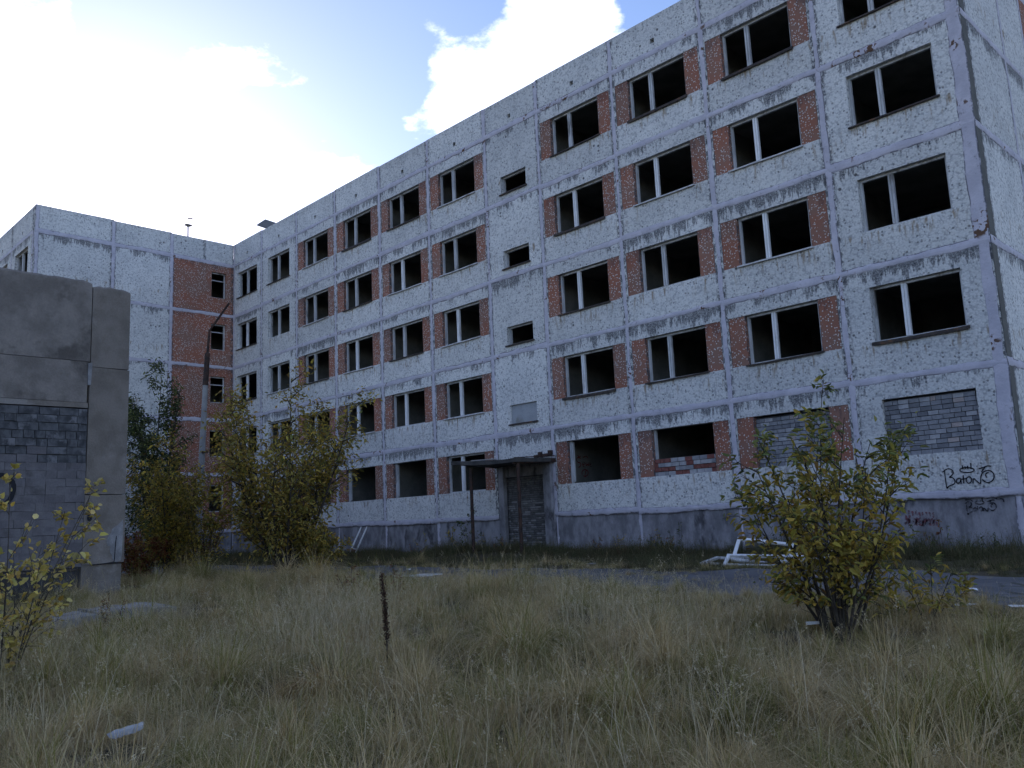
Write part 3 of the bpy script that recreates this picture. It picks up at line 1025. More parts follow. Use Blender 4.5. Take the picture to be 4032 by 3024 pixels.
TAGS = [[(690, 795), (702, 785), (718, 772), (745, 762), (775, 775), (786, 800), (770, 825), (742, 842), (775, 838), (797, 860), (800, 888), (780, 904), (745, 915), (728, 938)],
        [(708, 785), (715, 850), (722, 900), (730, 942), (745, 916)],
        [(848, 848), (822, 848), (808, 870), (816, 892), (840, 886), (850, 862), (849, 843), (853, 895)],
        [(870, 822), (876, 892)], [(856, 856), (896, 850)], ell(920, 862, 23, 28),
        [(956, 892), (958, 842), (985, 870), (1010, 892), (1024, 893), (1022, 840), (1034, 802), (1062, 782), (1100, 778), (1132, 798), (1142, 832), (1130, 866), (1095, 886), (1060, 880), (1036, 858)],
        [(1078, 842), (1064, 826), (1068, 804), (1092, 796)],
        [(1005, 766), (1040, 754), (1066, 746), (1044, 770), (1030, 795)], [(1048, 752), (1082, 738), (1116, 742)],
        ell(903, 776, 63, 22, 200, 560), [(862, 735), (868, 766)], [(885, 742), (890, 766)], [(908, 738), (912, 766)], [(936, 714), (939, 766)], [(986, 742), (994, 743)]]


def to_wall(p):
    q = on_plane(1, 0.0, 3400 + p[0] / 2.212, 1500 + p[1] / 2.212)
    return np.array([q[0], q[2]])


def paint(name, strokes, wd, conv, y, mat, parent, label):
    V, F = ribbon(strokes, wd, conv)
    m = bpy.data.meshes.new(name)
    m.from_pydata([(a, 0, b2) for a, b2 in V], [], F)
    o = ob(name, m, mat, parent, (-parent.location[0], y - parent.location[1], -parent.location[2]))
    o['label'] = label
    return o


paint('graffiti', TAGS, .027, to_wall, -.016, M_SPRAY, PANEL_A1, 'black spray-painted tag reading Batono under a crown')


def to_wall2(p):
    return to_wall((880 + (p[0] - 690) * 275 / 455, 1020 + (p[1] - 715) * 145 / 225))


paint('graffiti', TAGS + [[(1000, 720), (1060, 700), (1160, 730), (1240, 720), (1250, 770)], [(690, 740), (760, 730), (800, 760)]], .03, to_wall2, .034, M_SPRAY2, BLOCK, 'faded black spray-painted tag reading Batono on the plinth')
zig = []
for i in range(9):
    x = 360 + i * 30
    zig.append([(x, 1130 + R.uniform(-15, 15)), (x + 12, 1210), (x - 8, 1290 + R.uniform(-40, 10)), (x + 26, 1180), (x + 40, 1260)])
paint('graffiti', zig, .05, to_wall, .033, M_PINK, BLOCK, 'faded pink scrawl on the plinth')


def to_part(p):
    q = on_plane(0, -14.62, 2200 + p[0] / 3.0157, 1650 + p[1] / 3.0157)
    return np.array([q[1], q[2]])


V, F = ribbon([[(262, 465), (225, 455), (205, 480), (225, 515), (262, 520), (262, 560), (235, 575)], [(285, 530), (300, 545), (312, 520), (290, 512), (280, 545), (305, 570)],
               [(320, 520), (330, 560), (342, 530), (352, 560), (360, 515)], [(372, 545), (385, 530), (372, 515), (368, 560), (392, 565)], [(225, 430), (240, 450), (262, 440)], [(285, 455), (330, 440), (345, 460)],
               ell(312, 640, 38, 40, 150, 480), [(330, 600), (310, 650), (318, 690)]], .035, to_part)
m = bpy.data.meshes.new('graffiti')
m.from_pydata([(-14.62, a, b2) for a, b2 in V], [], F)
o = ob('graffiti', m, M_REDPAINT, BLOCK)
o['label'] = 'red spray-painted scrawl on an inner wall'

# ------------------------------------------------------------------ grey industrial building on the left
SHED = thing('industrial_building', 'grey concrete industrial building with cinder block infill beside the meadow', 'building')
XS = -16.2


def sbox(name, lo, hi, mat, parent=SHED, j=.012):
    return ob(name, wob_box(lo, hi, j).mesh(name), mat, parent)


def jag(name, x0, x1, y0, y1, z0, z1, mat, step=.12, amp=.02):
    n = max(3, int((y1 - y0) / step))
    b = MB()
    for k in range(n + 1):
        y = y0 + (y1 - y0) * k / n
        e = -.05 if k in (0, n) else 0
        z = z1 + R.uniform(-amp, amp) + e
        b.v += [(x0, y, z0), (x1 + R.uniform(-.004, .004), y, z0), (x1 + R.uniform(-.006, .006), y, z - .05), (x1 - .03, y, z), (x0, y, z + R.uniform(-.01, .01))]
    for k in range(n):
        a = k * 5
        for q in range(5):
            b.f.append((a + q, a + 5 + q, a + 5 + (q + 1) % 5, a + (q + 1) % 5))
    b.f += [(0, 1, 2, 3, 4), tuple(n * 5 + q for q in (4, 3, 2, 1, 0))]
    return ob(name, b.mesh(name), mat, SHED)


YP0, YP1 = -15.09, -14.17
jag('column', XS - .5, XS + .02, YP0 + .004, YP1, 5.42, 7.50, M_SHEDP)
sbox('column', (XS - .5, YP0 - .02, 2.262), (XS + .03, YP1 + .01, 5.40), M_SHEDP)
sbox('column', (XS - .5, YP0 - .04, .60), (XS + .03, YP1 + .01, 2.245), M_SHEDP)
sbox('column', (XS - .5, YP0 - .05, -.6), (XS + .0, YP1 - .05, .575), M_SHEDP)
jag('wall_panel', XS - .3, XS, -21.1, YP0 - .012, 5.545, 7.60, M_SHED, .2, .012)
sbox('wall_panel', (XS - .3, -21.1, 4.52), (XS - .01, YP0 - .05, 5.525), M_SHED)
sbox('lintel', (XS - .3, -21.1, 4.37), (XS + .015, YP0 - .03, 4.515), M_SHEDP)
sbox('drain_pipe', (XS - .02, YP0 - .06, 4.95), (XS + .05, YP0 + .02, 5.50), M_SLAB)
sbox('wall_core', (XS - .3, -21.1, .5), (XS - .05, YP0, 4.36), M_MORTAR)
sbox('plinth_beam', (XS - .4, -21.1, -.6), (XS - .12, YP0 - .06, .46), M_MORTAR)
sbox('column', (XS - .5, -22.0, -.6), (XS + .02, -21.12, 7.52), M_SHEDP)
sbox('wall_panel', (XS - .3, -30, -.6), (XS, -22.02, 7.58), M_SHED)
sbox('end_wall', (-28, YP1 - .5, -.6), (XS - .52, YP1 - .1, 7.45), M_SHED)
sbox('roof', (-28, -30, 7.2), (XS - .32, YP1 - .55, 7.4), M_ROOFING)
BLK = []
for _ in range(6):
    b = wob_box((0, 0, 0), (.14, .43, .178), .008)
    BLK.append(b.mesh('block'))
rowz, row = .55, 0
while rowz < 4.2:
    y = YP0 - .03 - (.22 if row % 2 else 0)
    if row % 2:
        pass
    first = True
    painted = rowz < 2.95
    while y > -21.0:
        L = .20 if (first and row % 2) else R.choice([.44, .44, .44, .24])
        y0 = y - L
        if y0 < -21.1:
            break
        if first and row % 2:
            y0, L = YP0 - .03 - .2, .2
        o = ob('block', R.choice(BLK), None, SHED, (XS - .135 + R.uniform(-.006, .01) - (0 if not painted else .003), y0 + .006, rowz))
        o.scale = (1, (L - (.004 if painted else .014)) / .43, (.1905 - (.003 if painted else .012)) / .178)
        if not o.data.materials:
            o.data.materials.append(M_BLOCKD)
        o.material_slots[0].link = 'OBJECT'
        o.material_slots[0].material = M_BLOCKP if painted or (rowz < 3.3 and R.random() < .4) else M_BLOCKD
        y = y0
        first = False
    rowz += .1905
    row += 1


def to_shed(p):
    q = on_plane(0, XS + .045, p[0] / 2.074, 1700 + p[1] / 2.074)
    return np.array([q[1], q[2]])


def shed_paint(strokes, wd, x, lab):
    V, F = ribbon(strokes, wd, to_shed)
    m = bpy.data.meshes.new('graffiti')
    m.from_pydata([(x, a, b2) for a, b2 in V], [], F)
    o = ob('graffiti', m, M_SPRAY, SHED)
    o['label'] = lab


shed_paint([[(-20, 350), (50, 360), (105, 400), (118, 460), (95, 540), (50, 585), (0, 605), (-40, 612)]], .10, XS + .028, 'black spray-painted arc on painted blocks')
shed_paint([[(712, 605), (722, 640), (742, 655), (765, 660)], [(740, 650), (722, 680), (716, 715), (735, 728), (745, 700), (725, 695)]], .05, XS + .05, 'small black mark on the column')

outl = [to_shed(p) for p in [(1004, 715), (985, 740), (962, 762), (940, 775), (915, 795), (905, 830), (885, 850), (868, 900), (880, 935), (900, 930), (898, 985), (915, 1010), (920, 1050), (945, 1066), (985, 1050), (996, 1000), (1000, 900), (1004, 800)]]
m = bpy.data.meshes.new('repair_patch')
m.from_pydata([(XS + .046, p[0], p[1]) for p in outl] + [(XS + .02, p[0], p[1]) for p in outl], [], [tuple(range(18))] + [(k, (k + 1) % 18, 18 + (k + 1) % 18, 18 + k) for k in range(18)])
ob('repair_patch', m, M_SLAB, SHED)
shed_paint([[(950, 850), (940, 940), (935, 1030), (930, 1060)], [(740, 1090), (850, 1078), (930, 1062), (985, 1075)]], .022, XS + .052, 'dark crack in the column')
for o_ in SHED.children:
    if o_.get('label') == 'dark crack in the column':
        o_.name = 'crack'

# ------------------------------------------------------------------ concrete slabs in the grass
for i, (y0, y1, dx, lab) in enumerate([(-16.85, -15.45, .0, 'pale concrete slab beside the industrial building, its broken end in tall grass'),
                                       (-18.3, -16.9, .10, 'pale concrete slab lying between two others along the industrial building'),
                                       (-19.9, -18.36, -.05, 'pale concrete slab behind the yellow-leaved bush')]):
    b = MB()
    n = 7
    for k in range(n + 1):
        y = y0 + (y1 - y0) * k / n
        a = R.uniform(-.05, .05)
        c = R.uniform(-.05, .05)
        z = float(gz(-11.2, y))
        for (x, zz) in ((-11.05 + dx + a, z - .1), (-11.05 + dx + a, z + .17), (-9.95 + dx + c, z + .15), (-9.95 + dx + c, z - .1)):
            b.v.append((x, y + R.uniform(-.04, .04) * (k in (0, n)), zz + R.uniform(-.02, .02)))
    for k in range(n):
        a = k * 4
        for q in range(4):
            b.f.append((a + q, a + (q + 1) % 4, a + 4 + (q + 1) % 4, a + 4 + q))
    b.f += [(3, 2, 1, 0), tuple(n * 4 + q for q in range(4))]
    tag(ob('concrete_slab', b.mesh('concrete_slab'), M_SLAB), lab, 'slab', 'concrete slabs along the industrial building')

# ------------------------------------------------------------------ street lamp
LB = np.array([-27.6, -7.0, 0.0])
lamp = thing('street_lamp', 'leaning concrete street lamp pole with a bent rusty arm and no lamp', 'street lamp', tuple(LB))


def lamp_pt(px, py):
    # plane through the foot, facing the camera roughly
    d = ray(px, py)
    nrm = np.array([-.74, .67, 0.])
    t = (LB - CAM_C) @ nrm / (d @ nrm)
    return CAM_C + d * t - LB


pb, pt = lamp_pt(784, 2018), lamp_pt(811, 1470)
dirp = (pt - pb) / (pt - pb)[2]
foot = pb - dirp * (pb[2] + .6)
ob('pole', MB().tube([tuple(foot), tuple(pt)], [.155, .10], 12).mesh('pole'), M_POLE, lamp)
a1, a2, a3 = lamp_pt(817, 1389), lamp_pt(825, 1302), lamp_pt(903, 1193)
ob('arm', MB().tube([tuple(pt - dirp * .5), tuple(pt + (a1 - pt) * .95), tuple(a1)], [.115, .105, .07], 10)
   .tube([tuple(a1 - (0, 0, .05)), tuple(a1 * .3 + a2 * .7), tuple(a2), tuple(a2 * .85 + a3 * .15), tuple(a3)], [.055, .052, .05, .05, .045], 8).mesh('arm'), M_RUST, lamp)
st = lamp_pt(792, 1948)
ob('notice', MB().box((-.01, -.005, -.09), (.15, .004, .09)).mesh('notice'), M_WHITE, lamp, (st[0] + .08, st[1] - .17, st[2]), math.radians(42))
cl_ = lamp_pt(805, 1782)
ob('clamp', MB().box((-.04, -.2, -.03), (.2, -.10, .05)).mesh('clamp'), M_RUST, lamp, tuple(cl_), math.radians(42))

# ------------------------------------------------------------------ roof aerial
ab = on_plane(0, -41, 740, 928)
ant = thing('roof_mast', 'slim steel mast with small fittings standing on the wing roof', 'mast', (float(ab[0]), float(ab[1]), 16.95))
hb = float(ab[2]) - 16.95
ob('pole', MB().tube([(0, 0, 0), (0, 0, hb + .65)], [.06, .045], 8).tube([(0, 0, hb + .6), (.01, .02, hb + 1.05)], [.02, .016], 6).mesh('pole'), M_POLE, ant)
ob('platform', MB().box((-.16, -.18, hb + .62), (.14, .2, hb + .67)).bar((0, 0, hb + .52), (0, .24, hb + .66), .03, .03).bar((0, 0, hb + .5), (0, -.2, hb + .66), .03, .03).mesh('platform'), M_POLE, ant)
ob('sensor', MB().tube([(0, -.10, hb + 1.06), (0, .10, hb + 1.08), (0, .24, hb + 1.06)], [.03, .05, .012], 8).box((-.01, .20, hb + 1.0), (.012, .26, hb + 1.16)).mesh('sensor'), M_RUST, ant)


# ------------------------------------------------------------------ debris
def sash(name, W, H, wd, dp, label, loc, rot, group, mat=M_WHITE, bars=()):
    t = tag(ob(name, None, None, None, loc, rot=rot), label, 'window frame', group)
    ob('stile', MB().box((0, 0, 0), (wd, dp, H)).mesh('stile'), mat, t)
    ob('stile', MB().box((W - wd, 0, 0), (W, dp, H)).mesh('stile'), mat, t)
    ob('rail', MB().box((wd, .002, 0), (W - wd, dp - .002, wd)).mesh('rail'), mat, t)
    ob('rail', MB().box((wd, .002, H - wd), (W - wd, dp - .002, H)).mesh('rail'), mat, t)
    for z in bars:
        ob('rail', MB().box((wd, .003, z), (W - wd, dp - .003, z + wd * .7)).mesh('rail'), mat, t)
    return t


GP = 'white window frames dumped below the wall'


def gp(px, py, dz=0.0):
    z = -.1
    for _ in range(6):
        q = on_plane(2, z + dz, px, py)
        z = float(gz(q[0], q[1]))
    return np.array([q[0], q[1], z + dz])


q0 = gp(2875, 2225)
fx, fy, fz = q0
sash('window_frame_scrap', 1.5, 1.15, .08, .06, 'white window frame lying flat at the edge of the dumped pile', (fx - .95, fy + .15, fz + .06), (math.radians(-86), math.radians(3), math.radians(12)), GP)
sash('window_frame_scrap', 1.35, .85, .08, .05, 'white window frame propped up at a slant on the dumped pile', (fx - .12, fy + .25, fz + .12), (math.radians(-52), math.radians(8), math.radians(20)), GP, bars=())
sash('window_frame_scrap', 1.9, .5, .07, .06, 'long white window frame lying on edge in front of the dumped pile', (fx - .05, fy - .25, fz + .03), (math.radians(-62), math.radians(2), math.radians(16)), GP, bars=())
sash('window_frame_scrap', 1.2, .6, .07, .05, 'white window frame half hidden behind the yellow-green shrub on the pile', (fx + 1.1, fy + .3, fz + .08), (math.radians(-75), math.radians(-4), math.radians(-10)), GP)
# narrow frame leaning on the plinth
lf = on_plane(1, -.55, 1380, 2205)
lft = on_plane(1, -.02, 1415, 2088)
Hh = float(lft[2]) - (-.02)
tilt = math.atan2(.5, Hh)
fr = sash('window_frame_scrap', .46, 1.62, .055, .05, 'narrow weathered window frame leaning upright against the plinth', (float(lf[0]) - .2, -.56, .0), (-tilt, math.radians(9), 0), None, M_WHITE, (.34,))
ob('broken_panel', MB().box((.06, .01, .05), (.40, .03, .34)).mesh('broken_panel'), M_BRICKRED, fr)
for i, (px, py, L, wd, rz, lab) in enumerate([(1690, 2264, .62, .12, .35, 'short white plank lying on the grassy asphalt'), (1640, 2275, .95, .05, .30, 'long thin white lath beside the short plank')]):
    q = gp(px, py, .14)
    o = ob('plank', wob_box((-L / 2, -wd / 2, 0), (L / 2, wd / 2, .03), .004).mesh('plank'), M_WHITE, None, tuple(q), rz)
    tag(o, lab, 'plank')
q = gp(3220, 2474, .14)
tag(ob('plank', wob_box((-.12, -.015, 0), (.12, .015, .025), .003).mesh('plank'), M_WHITE, None, tuple(q), .9), 'white stick lying in the grass at the shrub stems', 'stick')


def scrap(px, py, s, lab, mat=M_WHITE, dz=.05, name='paper_scrap', grp='litter on the asphalt'):
    q = gp(px, py, dz)
    V, F = [], []
    n = 7
    for h in (0, .012):
        for k in range(n):
            a = 2 * math.pi * k / n
            rr = s * R.uniform(.7, 1.1)
            V.append((rr * math.cos(a), rr * .7 * math.sin(a), h + R.uniform(0, .03)))
    F = [tuple(range(n))[::-1], tuple(range(n, 2 * n))] + [(k, (k + 1) % n, n + (k + 1) % n, n + k) for k in range(n)]
    m = bpy.data.meshes.new(name)
    m.from_pydata(V, [], F)
    tag(ob(name, m, mat, None, tuple(q), R.uniform(0, 6)), lab, 'litter', grp)


scrap(3834, 2332, .07, 'white rectangular scrap lying alone on the open asphalt')
for px, py in ((3765, 2388), (3815, 2387), (3840, 2386)):
    scrap(px, py, .05, 'small pale scrap at the near edge of the asphalt')
scrap(4020, 2393, .13, 'rounded white scrap where the asphalt meets the dry grass')
for px, py in ((3435, 2300), (3370, 2352), (3400, 2205), (3438, 2210)):
    scrap(px, py, .07, 'pale scrap on the ground behind the yellow-green shrub')
scrap(1610, 2232, .10, 'pale crumpled scrap in the dark weeds by the plinth', dz=.12)
scrap(2330, 2216, .12, 'white crumbled rubble lump in the weeds below the niche', M_SLAB, dz=.1, name='rubble_lump')

# half a clear bottle in the foreground grass
q = gp(470, 2868, .16)
m_pl, t, b = new_mat('clear_plastic')
b.inputs['Base Color'].default_value = (.74, .78, .84, 1)
b.inputs['Roughness'].default_value = .22
b.inputs['Transmission Weight'].default_value = .35
b.inputs['Alpha'].default_value = .6
V, F = [], []
nu, nv = 14, 9
for i in range(nu + 1):
    s = i / nu
    rad = .055 * min(1, (s / .16) ** .5 if s < .16 else 1, ((1 - s) / .12) ** .5 if s > .88 else 1) + .004
    rad *= 1 + .05 * math.sin(s * 38)
    for k in range(nv):
        a = math.radians(185 + 170 * k / (nv - 1))
        V.append(((s - .5) * .29, rad * math.cos(a) * .95, rad * math.sin(a) * .9 + R.uniform(-.004, .004)))
for i in range(nu):
    for k in range(nv - 1):
        a = i * nv + k
        F.append((a, a + nv, a + nv + 1, a + 1))
F2 = F
m = bpy.data.meshes.new('bottle_half')
m.from_pydata(V, [], F2)
o = ob('bottle_half', m, m_pl, None, tuple(q + np.array([.03, .03, .0])), rot=(math.radians(-28), math.radians(-6), math.radians(92)))
md = o.modifiers.new('wall', 'SOLIDIFY')
md.thickness = .002
o.scale = (.85, .85, .85)
tag(o, 'cut open clear plastic bottle lying in the foreground grass', 'bottle')


# ------------------------------------------------------------------ trees and shrubs
def leaf_cloud(P, T, L, wr, cols, droop=.35, curl=.25, rng=NR):
    """P positions, T growth directions, L lengths -> verts, quads, colours (folded pointed leaves)"""
    n = len(P)
    d = T + rng.normal(0, .45, (n, 3))
    d[:, 2] -= droop
    d /= np.linalg.norm(d, axis=1)[:, None]
    up = rng.normal(0, .55, (n, 3)) + np.array([0, 0, 1.0])
    s = np.cross(d, up)
    s /= np.linalg.norm(s, axis=1)[:, None] + 1e-9
    u = np.cross(s, d)
    tmpl = np.array([(0, 0, 0), (.28, .42, .10), (.66, .40, .06), (1, 0, -.12), (.66, -.40, .06), (.28, -.42, .10)])
    L = L[:, None]
    V = np.zeros((n, 6, 3))
    cz = rng.uniform(.3, 1.6, n)[:, None] * curl
    for k, (a, b2, c) in enumerate(tmpl):
        V[:, k] = P + d * (a * L) + s * (b2 * L * wr) + u * (c * L * 1.0 - cz * L * a * a)
    base = np.arange(n)[:, None] * 6
    Q = np.concatenate([base + np.array([[0, 3, 2, 1]]), base + np.array([[0, 5, 4, 3]])], 0)
    C = np.repeat(cols, 6, 0)
    return V.reshape(-1, 3), Q, C


def pal(n, entries, rng=NR):
    ws = np.array([e[0] for e in entries], float)
    idx = rng.choice(len(entries), n, p=ws / ws.sum())
    c = np.array([e[1] for e in entries])[idx]
    return np.clip(c * rng.uniform(.78, 1.55, (n, 1)) * rng.uniform(.92, 1.08, (n, 3)), .01, .9)


def grow(rng, nst, H, spread, sides=5, sub=9, twig=5, lean=None, r0=.03, low=.12, blen=.55, zsq=1.0, fan=1.25, ydir=None):
    """multi-stemmed skeleton -> MB branches, attach points and directions"""
    mb = MB()
    A, D = [], []
    for i in range(nst):
        az = 2 * math.pi * (i + rng.uniform(-.4, .4)) / nst
        ln = spread * rng.uniform(.35, 1.0) * (1 if i else .1)
        h = H * rng.uniform(.62, 1.0) * (1 - .18 * (ln / spread) ** 2) if i else H
        o = np.array([math.cos(az) * .08 * rng.uniform(.3, 1.5), math.sin(az) * .08 * rng.uniform(.3, 1.5), -.1])
        dr = np.array([math.cos(az), math.sin(az), 0])
        if lean is not None:
            dr = dr + np.array(lean)
        N = 9
        wx, wy = rng.normal(0, .03 * H, 2)
        pts = []
        for k in range(N):
            t = k / (N - 1)
            pts.append(o + dr * ln * t ** fan + np.array([wx * math.sin(3 * t), wy * math.sin(2.4 * t + .5), h * t]))
        pts = np.array(pts)
        rr = r0 * rng.uniform(.7, 1.15)
        mb.tube(pts, [max(.004, rr * (1 - .9 * k / (N - 1))) for k in range(N)], sides, False)

        def at(t):
            x = t * (N - 1)
            k = min(int(x), N - 2)
            return pts[k] + (pts[k + 1] - pts[k]) * (x - k), (pts[k + 1] - pts[k])
        for b in range(sub):
            t = low + (1 - low) * (b + rng.uniform(0, 1)) / sub
            p, tg = at(min(t, .985))
            tg = tg / np.linalg.norm(tg)
            a2 = rng.uniform(0, 2 * math.pi)
            bd = np.array([math.cos(a2), math.sin(a2), rng.uniform(.05, .7) * zsq]) + dr * .35
            bd = bd + tg * .5
            bd /= np.linalg.norm(bd)
            L = blen * H * .42 * (1.08 - .65 * t) * rng.uniform(.5, 1.1)
            M = 5
            bp = [p + bd * L * q / (M - 1) + np.array([0, 0, .12 * L * (q / (M - 1)) ** 2 * rng.uniform(-1, 1.2)]) for q in range(M)]
            mb.tube(bp, [max(.0025, rr * .38 * (1 - .85 * q / (M - 1))) for q in range(M)], 4, False)
            for tw in range(twig):
                s = (tw + rng.uniform(.2, 1)) / twig
                q = min(int(s * (M - 1)), M - 2)
                p2 = bp[q] + (bp[q + 1] - bp[q]) * (s * (M - 1) - q)
                td = bd + rng.normal(0, .65, 3)
                td[2] += .15
                td /= np.linalg.norm(td)
                TL = L * rng.uniform(.22, .5)
                e = p2 + td * TL
                mb.tube([p2, e], [.004, .0018], 3, False)
                for s2 in np.linspace(.15, 1, 4):
                    A.append(p2 + td * TL * s2)
                    D.append(td)
            for q in range(1, M):
                A.append(bp[q])
                D.append(bd)
        for s2 in np.linspace(.8, 1, 4):
            p, tg = at(min(s2, .999))
            A.append(p)
            D.append(tg / np.linalg.norm(tg))
    return mb, np.array(A), np.array(D)


def plant(name, label, cat, base, rng_seed, nst, H, spread, nleaf, leaf, wr, colf, group=None, names=('trunk', 'crown'), jit=.06, droop=.35, zmin=.03, **kw):
    rng = np.random.RandomState(rng_seed)
    z = float(gz(base[0], base[1]))
    t = thing(name, label, cat, (base[0], base[1], z), group)
    mb, A, D = grow(rng, nst, H, spread, **kw)
    ob(names[0], mb.mesh(names[0]), M_BARK, t)
    idx = rng.randint(0, len(A), nleaf)
    P = A[idx] + rng.normal(0, jit, (nleaf, 3))
    keep = P[:, 2] > zmin + rng.uniform(0, .12, nleaf)
    P, T = P[keep], D[idx][keep]
    n = len(P)
    L = leaf * rng.uniform(.6, 1.25, n)
    cols = colf(P, n, rng, H, spread)
    V, Q, C = leaf_cloud(P, T, L, wr, cols, droop, rng=rng)
    ob(names[1], quads_mesh(names[1], V, Q, C), M_LEAF, t)
    return t


GREEN = (0.155, 0.175, 0.055)
DGREEN = (0.062, 0.078, 0.032)
OCHRE = (0.37, 0.245, 0.045)
YELL = (0.50, 0.37, 0.07)
BROWN = (0.20, 0.125, 0.04)
OLIVE = (0.215, 0.175, 0.045)


def col_bush(P, n, rng, H, sp):
    rel = P[:, 2] / H + .35 * np.hypot(P[:, 0], P[:, 1]) / sp
    g = np.clip((rel - .66) / .38 + rng.normal(0, .22, n), 0, 1)
    low = np.clip((.30 - P[:, 2] / H) / .2, 0, 1) * .4
    warm = pal(n, [(4, (.33, .25, .05)), (3, (.40, .31, .06)), (3, (.25, .22, .05)), (.8, BROWN), (1, OCHRE)], rng)
    cool = pal(n, [(5, GREEN), (3, (.18, .19, .06)), (1, DGREEN), (1.5, (.24, .22, .06))], rng)
    m = (rng.uniform(0, 1, n) < np.maximum(g, low))[:, None]
    return np.where(m, cool, warm)


def col_olive(P, n, rng, H, sp):
    return pal(n, [(5, (.27, .22, .055)), (3, (.30, .235, .055)), (2.5, OCHRE), (1.2, BROWN), (1.5, (.18, .175, .055)), (1.5, YELL)], rng)


def col_yellow(P, n, rng, H, sp):
    return pal(n, [(5, (.50, .39, .10)), (3, (.43, .33, .08)), (2, (.55, .46, .18)), (1, OCHRE), (1, (.30, .26, .09))], rng)


def col_green(P, n, rng, H, sp):
    return pal(n, [(5, DGREEN), (3, GREEN), (2, (.045, .06, .03)), (1, (.11, .12, .05))], rng)


def col_mid(P, n, rng, H, sp):
    return pal(n, [(4, (.26, .22, .05)), (3, OLIVE), (4, (.40, .29, .05)), (1, GREEN), (1, BROWN), (1.5, YELL)], rng)


def col_red(P, n, rng, H, sp):
    return pal(n, [(4, (.17, .06, .035)), (3, (.23, .10, .035)), (2, BROWN), (2, OLIVE)], rng)


plant('willow_shrub', 'yellow and green willow shrub standing alone in the dry grass', 'shrub', (1.85, -13.65), 11, 15, 2.65, .98, 3700, .088, .46, col_bush,
      names=('stems', 'foliage'), sub=9, twig=5, r0=.024, low=.17, blen=.60, jit=.04, fan=1.15, lean=(.04, .03, 0), zmin=.30)
plant('willow_shoots', 'low narrow-leaved willow shoots spreading beside the shrub', 'shrub', tuple(gp(3640, 2450)[:2]), 71, 9, .75, .75, 420, .085, .36, col_bush, None, ('stems', 'foliage'), sub=5, twig=3, r0=.008, low=.2, blen=.7, jit=.03, fan=1.0)
plant('yellow_bush', 'sparse bush with round pale yellow leaves before the block wall', 'shrub', (-4.35, -19.75), 5, 13, 2.3, 1.2, 1250, .074, .78, col_yellow,
      names=('stems', 'foliage'), sub=6, twig=4, r0=.012, low=.15, blen=.7, jit=.02, droop=.15, fan=1.1)
plant('leafy_tree', 'broad olive-brown leafy tree between the lamp and the long wall', 'tree', (-18.8, -8.2), 27, 17, 6.3, 2.6, 11500, .14, .5, col_olive,
      sub=12, twig=6, r0=.06, low=.14, blen=.58, jit=.16, fan=.9)
plant('leafy_tree', 'smaller yellow-olive tree close beside the industrial building', 'tree', (-22.6, -10.4), 31, 8, 4.7, 1.45, 5000, .125, .55, col_mid,
      sub=11, twig=5, r0=.045, low=.10, blen=.45, jit=.15, fan=1.0)
plant('leafy_tree', 'dark green slender tree in front of the blank wing wall', 'tree', (-33.4, -6.3), 41, 6, 9.0, 1.9, 10000, .16, .42, col_green,
      sub=13, twig=5, r0=.08, low=.12, blen=.36, jit=.16, fan=1.3)
UG = 'undergrowth bushes at the tree feet'
for i, (x, y, h, sp, cf, lab, sd) in enumerate([(-21.9, -11.6, 1.5, 1.0, col_red, 'reddish brown bush at the foot of the smaller tree', 51), (-24.8, -8.8, 1.9, 1.1, col_red, 'rusty bush beside the lamp foot', 52),
                                                (-21.2, -9.9, 3.3, 1.3, col_mid, 'yellowish bush between the two leafy trees', 53), (-17.9, -7.6, 1.7, 1.0, col_olive, 'olive bush on the open side of the broad tree', 54),
                                                (-20.3, -6.4, 1.3, .8, col_mid, 'low yellowing bush behind the broad tree stems', 55), (-26.5, -11.4, 2.6, 1.3, col_green, 'dark green bush behind the smaller tree', 56),
                                                (-29.5, -7.5, 3.2, 1.5, col_green, 'tall dark green bush behind the lamp', 57), (-24.5, -5.5, 2.6, 1.4, col_olive, 'olive bush behind the broad tree by the wall', 58)]):
    plant('bush', lab, 'bush', (x, y), sd, 9, h, sp, 2600, .11, .5, cf, UG, ('stems', 'foliage'), sub=7, twig=4, r0=.018, low=.08, blen=.6, jit=.08)
plant('sapling', 'thin green sapling growing at the plinth beside the canopy post', 'sapling', (-18.5, -.75), 61, 2, 1.75, .35, 170, .10, .55, col_green, None, ('stems', 'foliage'), sub=6, twig=3, r0=.012, low=.3, blen=.5, jit=.03)
plant('sapling', 'small yellowing sapling at the foot of the plinth left of the canopy post', 'sapling', (-19.5, -.7), 62, 2, 1.05, .2, 80, .09, .55, col_mid, None, ('stems', 'foliage'), sub=5, twig=3, r0=.01, low=.3, blen=.45, jit=.03)
# tall weeds against the plinth
WG = 'weeds growing against the plinth'
for i in range(26):
    x = R.choice([R.uniform(-12, -8.2), R.uniform(-12, -5), R.uniform(-26, -13), R.uniform(-7, -.5)])
    plant('tall_weed', 'dark tall weed growing against the plinth', 'weed', (x, R.uniform(-1.3, -.45)), 100 + i, R.randint(2, 4), R.uniform(.5, 1.05), R.uniform(.15, .35), 60, .075, .35,
          R.choice([col_green, col_green, col_red, col_olive]), WG, ('stems', 'foliage'), sub=5, twig=2, r0=.006, low=.2, blen=.3, jit=.02)
